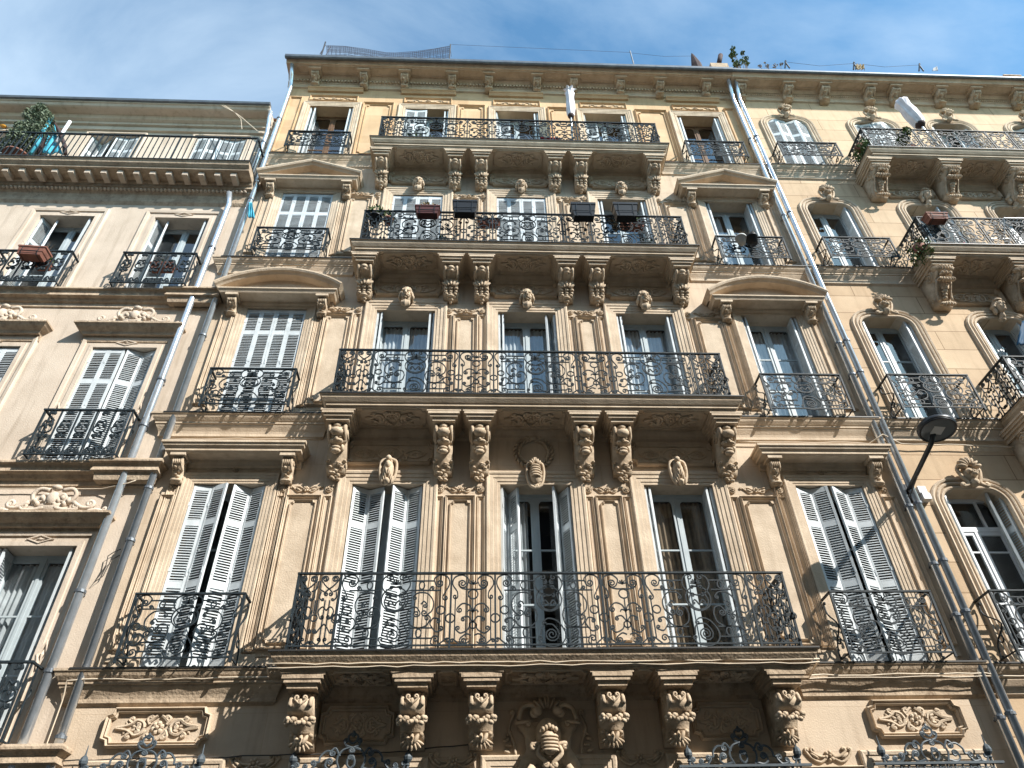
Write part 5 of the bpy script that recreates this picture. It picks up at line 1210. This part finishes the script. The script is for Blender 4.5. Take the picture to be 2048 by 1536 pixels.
def cloth(name, label, cat_, P, Y, m, amp=.02, nseg=10, axis='x'):
    """hanging cloth with folds from four photo corners (top-left, top-right, bottom-right, bottom-left)"""
    a, b, c, d = [P3(*p, Y) for p in P]; t = thing(name, label, cat_, a); mb = MB(); vs = []
    for i in range(nseg + 1):
        for j in range(nseg + 1):
            u, v = i / nseg, j / nseg; p = a.lerp(b, u).lerp(d.lerp(c, u), v); p.y += amp * math.sin(u * 17 + v * 3) + amp * .6 * math.sin(u * 31 - v * 5); vs.append(p)
    mb.add(vs, [(i * (nseg + 1) + j, i * (nseg + 1) + j + 1, (i + 1) * (nseg + 1) + j + 1, (i + 1) * (nseg + 1) + j) for i in range(nseg) for j in range(nseg)])
    o = mb.build('fabric', M[m], t, True); md = o.modifiers.new('thick', 'SOLIDIFY'); md.thickness = .006; return t
cloth('rag', 'scrap of turquoise rag caught on the pipe between the left and middle buildings', 'rag', ((497, 405), (505, 406), (509, 436), (496, 436)), -.22, 'turq', .015)
cloth('towel', 'dark blue cloth hanging at the right edge of the photo beside a window', 'cloth', ((2044, 642), (2062, 640), (2064, 690), (2034, 690)), -.10, 'blue', .02)
# turquoise screen, tree and pole on the left terrace
tt = thing('canvas_screen', 'turquoise canvas screen with dark woven edge standing on the left roof terrace', 'screen', P3(90, 310, -.42)); top_ = P3(104, 231, -.40); bl = P3(62, 312, -.45); br_ = P3(124, 314, -.45)
def sheet(P, m, name, par, n=8, amp=.03):
    mb = MB(); vs = []
    for i in range(n + 1):
        for j in range(n + 1): u, v = i / n, j / n; p = P[0].lerp(P[1], u).lerp(P[3].lerp(P[2], u), v); p = p + Vector((0, amp * math.sin(u * 13 + v * 7), amp * .4 * math.sin(v * 15))); vs.append(p)
    mb.add(vs, [(i * (n + 1) + j, i * (n + 1) + j + 1, (i + 1) * (n + 1) + j + 1, (i + 1) * (n + 1) + j) for i in range(n) for j in range(n)]); o = mb.build(name, M[m], par, True); md = o.modifiers.new('t', 'SOLIDIFY'); md.thickness = .008
sheet([P3(104, 245, -.30), P3(107, 245, -.30), P3(124, 308, -.30), P3(74, 308, -.36)], 'turq', 'canvas', tt, 10)
mb = MB(); mb.tube([P3(62, 308, -.42), P3(103, 236, -.40)], .055, (0, 1, 0), 8); mb.build('rolled_edge', M['turq'], tt, True)
mb = MB(); mb.tube([P3(78, 308, -.38), P3(104, 234, -.38), P3(118, 262, -.38), P3(129, 290, -.38), P3(130, 308, -.38)], .05, (0, 1, 0), 6); mb.build('woven_border', M['brown'], tt, True)
pp = thing('pole', 'white pole leaning behind the turquoise screen on the left terrace', 'pole', P3(122, 268, -.3)); mb = MB(); mb.tube([P3(112, 285, -.35), P3(140, 243, -.35)], .04, (0, 1, 0), 8); mb.build('shaft', M['white'], pp, True)
ob = thing('toy', 'small orange toy or fish on the wall at the top left edge', 'toy', P3(8, 252, -.1)); mb = MB(); q = P3(7, 252, -.06); mb.blob(q, (.10, .05, .05), 10, 6, Matrix.Rotation(.4, 3, 'Y')); mb.blob(q + Vector((-.11, 0, .03)), (.05, .03, .05), 7, 5); mb.build('body', M['orange'], ob, True)
tree = thing('olive_tree', 'potted grey-green olive tree on the left roof terrace', 'tree', P3(45, 312, -.36)); q = P3(45, 300, -.36); base = Vector((q.x, -.36, 15.88)); rnd = random.Random(31)
mb = MB(); mb.lathe([(.20, 0), (.27, .38), (.29, .38), (.29, .42), (.24, .42), (.01, .40)], base, 16); mb.build('pot', M['terra'], tree, True)
mb = MB(); mb.tube([base + Vector((0, 0, .4)), base + Vector((.04, 0, .8)), base + Vector((0, 0, 1.3)), base + Vector((.1, 0, 2.1))], .035, (0, 1, 0), 6, taper=(1, .4))
lm = MB()
for (px, py, r) in ((80, 225, .20), (92, 240, .20), (72, 245, .27), (62, 232, .18), (84, 262, .28), (60, 265, .27), (46, 262, .20), (38, 252, .12), (40, 285, .30), (62, 292, .28), (22, 290, .22), (24, 268, .14), (12, 300, .16), (90, 225, .13), (82, 214, .11)):
    c = P3(px, py, -.36 + rnd.uniform(-.15, .15)); lm_n = int(1500 * r); tuft(lm, c, (r, r, r), lm_n, .085, int(px * 7 + py), squash=.75); mb.tube([base + Vector((.02, 0, 1.0)), base.lerp(c, .6) + Vector((0, 0, .3)), c], .016, (0, 1, 0), 5, taper=(1, .4))
mb.build('trunk', M['bark'], tree, True); lm.build('crown', M['olive'], tree)
# ---- things on the roof
ps = thing('shade_net', 'sagging shade netting strung between posts on the middle building roof', 'shade net', (P3(650, 108, .1)))
def post(t, px, py, Y, zb, r=.02, m='black', name='post'): mb = MB(); q = P3(px, py, Y); mb.tube([Vector((q.x, Y, zb)), q], r, (0, 1, 0), 6); return mb.build(name, M[m], t)
post(ps, 651, 84, -.1, 20.9); post(ps, 901, 89, -.1, 20.9); mb = MB(); mb.tube([P3(640, 108, -.1), P3(651, 90, -.1)], .012, (0, 1, 0), 4); mb.tube([P3(652, 110, -.1), P3(661, 94, -.1)], .012, (0, 1, 0), 4); mb.build('brace', M['net'], ps)
mb = MB(); rnd = random.Random(8)
TOP = [(653, 91), (690, 92), (730, 98), (772, 105), (790, 106), (830, 103), (870, 97), (900, 92)]
for k in range(13):
    o = k * 1.7; mb.tube([P3(x, y + o * (1 if k < 9 else 1.1) + rnd.uniform(-.4, .4), -.1 + .03 * k) for x, y in TOP], .006, (0, 1, 0), 4)
for i in range(60):
    x = 653 + (900 - 653) * i / 59; j = min(int((x - 653) / 36), 6); (xa, ya), (xb, yb) = TOP[j], TOP[j + 1]; yy = ya + (yb - ya) * (x - xa) / max(xb - xa, 1); mb.tube([P3(x, yy, -.1), P3(x + rnd.uniform(-3, 3), yy + 22, -.1 + .3)], .005, (0, 1, 0), 3)
mb.build('netting', M['net'], ps)
wr = thing('roof_wire', 'long thin wire strung along the middle roof to a slim braced post', 'wire', P3(1260, 125, 0)); mb = MB()
mb.tube([P3(901, 89, -.1), P3(1080, 97, -.1), P3(1260, 105, -.1)], .005, (0, 1, 0), 3); mb.tube([P3(1262, 106, -.1), P3(1330, 113, -.1), P3(1390, 112, -.1)], .005, (0, 1, 0), 3); mb.build('wire', M['net'], wr); post(wr, 1260, 102, -.1, 20.9, .018, 'zincd'); mb = MB(); mb.tube([P3(1261, 106, -.1), P3(1268, 126, -.1)], .012, (0, 1, 0), 4); mb.build('brace', M['zincd'], wr)
vt = thing('roof_finial', 'dark pointed roof finial beside the chimney pot', 'finial', P3(1393, 130, .1)); q = P3(1393, 132, 0); mb = MB(); hh = P3(1393, 107, 0).z - q.z; mb.lathe([(.15, -.3), (.15, .02), (.11, hh * .35), (.05, hh * .8), (.01, hh)], (q.x, .0, q.z), 10); mb.build('cone', M['brown'], vt)
ch = thing('chimney', 'low roof chimney slab with one short dark flue pipe', 'chimney', P3(1437, 133, .3)); mb = MB(); a = P3(1415, 128, .1); b = P3(1455, 130, .1); mb.box(a.x + .03, b.x - .05, .0, .4, a.z - .5, a.z - .12); mb.build('slab', M['ledgeL'], ch); mb = MB(); q = P3(1438, 127, .1); mb.tube([q, P3(1441, 111, .1)], .075, (0, 1, 0), 10); mb.build('flue', M['brown'], ch, True)
def roofplant(label, pts, m, base, seed, ls=.09, dens=900, name='roof_tree', cat_='tree'):
    t = thing(name, label, cat_, base); mb = MB(); lm = MB()
    for px, py, r in pts:
        c = P3(px, py, -.05); tuft(lm, c, (r, r, r), int(dens * r * .5), ls, seed + px, squash=.9); mb.tube([Vector(base), Vector(base).lerp(c, .6) + Vector((.03, 0, .05)), c], .012, (0, 1, 0), 5, taper=(1.3, .4))
    mb.build('trunk', M['bark'], t); lm.build('crown', M[m], t); return t
q = P3(1478, 140, -.05); roofplant('slender leafy tree rising above the roof where two cornices meet', ((1466, 99, .10), (1467, 108, .10), (1463, 112, .08), (1485, 106, .07), (1490, 118, .10), (1484, 124, .09), (1494, 127, .07), (1474, 128, .10), (1466, 122, .05), (1470, 131, .09)), 'leaf', (q.x, -.05, 20.75), 3)
q = P3(1535, 140, -.05); roofplant('low yellowish plants spilling over the right building gutter', ((1520, 133, .06), (1535, 132, .07), (1550, 131, .08), (1562, 128, .06), (1530, 126, .03)), 'dry', (q.x, -.05, 20.75), 9, .06, 900, 'roof_plant', 'plant')
for i, (px, lab) in enumerate(((1570, 'black V-shaped wire bracket on the right roof, nearest the roof tree'), (1707, 'black V-shaped wire bracket beside the orange cloth on the right roof'), (1838, 'black V-shaped wire bracket on the right roof, farthest right'))):
    py = 122 + 3 * i; t = thing('wire_bracket', lab, 'bracket', P3(px, py + 14, -.1), 'wire brackets on the right roof'); mb = MB()
    mb.tube([P3(px, py + 14, -.1), P3(px + 1, py, -.1)], .022, (0, 1, 0), 5); mb.tube([P3(px, py + 2, -.1), P3(px + 9, py + 14, -.1)], .022, (0, 1, 0), 5); mb.blob(P3(px + 1, py, -.1), (.03, .03, .03), 6, 4); mb.build('bracket', M['black'], t)
rw = thing('bracket_wire', 'thin wire threaded along the three brackets on the right roof', 'wire', P3(1640, 130, -.1)); mb = MB(); mb.tube([P3(1571, 124, -.1), P3(1640, 132, -.1), P3(1708, 127, -.1), P3(1770, 134, -.1), P3(1839, 130, -.1)], .006, (0, 1, 0), 3); mb.build('strand', M['net'], rw)
cloth('cloth', 'orange and cream cloth draped on the right roof edge', 'cloth', ((1710, 129), (1726, 130), (1730, 139), (1712, 139)), -.12, 'dry', .03)
cloth('paper', 'scrap of white cloth near the farthest right bracket on the roof', 'cloth', ((1866, 137), (1873, 134), (1876, 141), (1865, 142)), -.12, 'curtain', .02)
cp = thing('roof_slab', 'flat pale roof slab at the far right end of the roofline', 'roof slab', P3(2030, 150, -.1)); a = P3(2008, 150, -.1); mb = MB(); mb.box(a.x, a.x + .55, -.1, .2, a.z, a.z + .05); mb.box(a.x + .05, a.x + .5, -.05, .15, a.z - .35, a.z + .001); mb.build('slab', M['ledgeL'], cp)
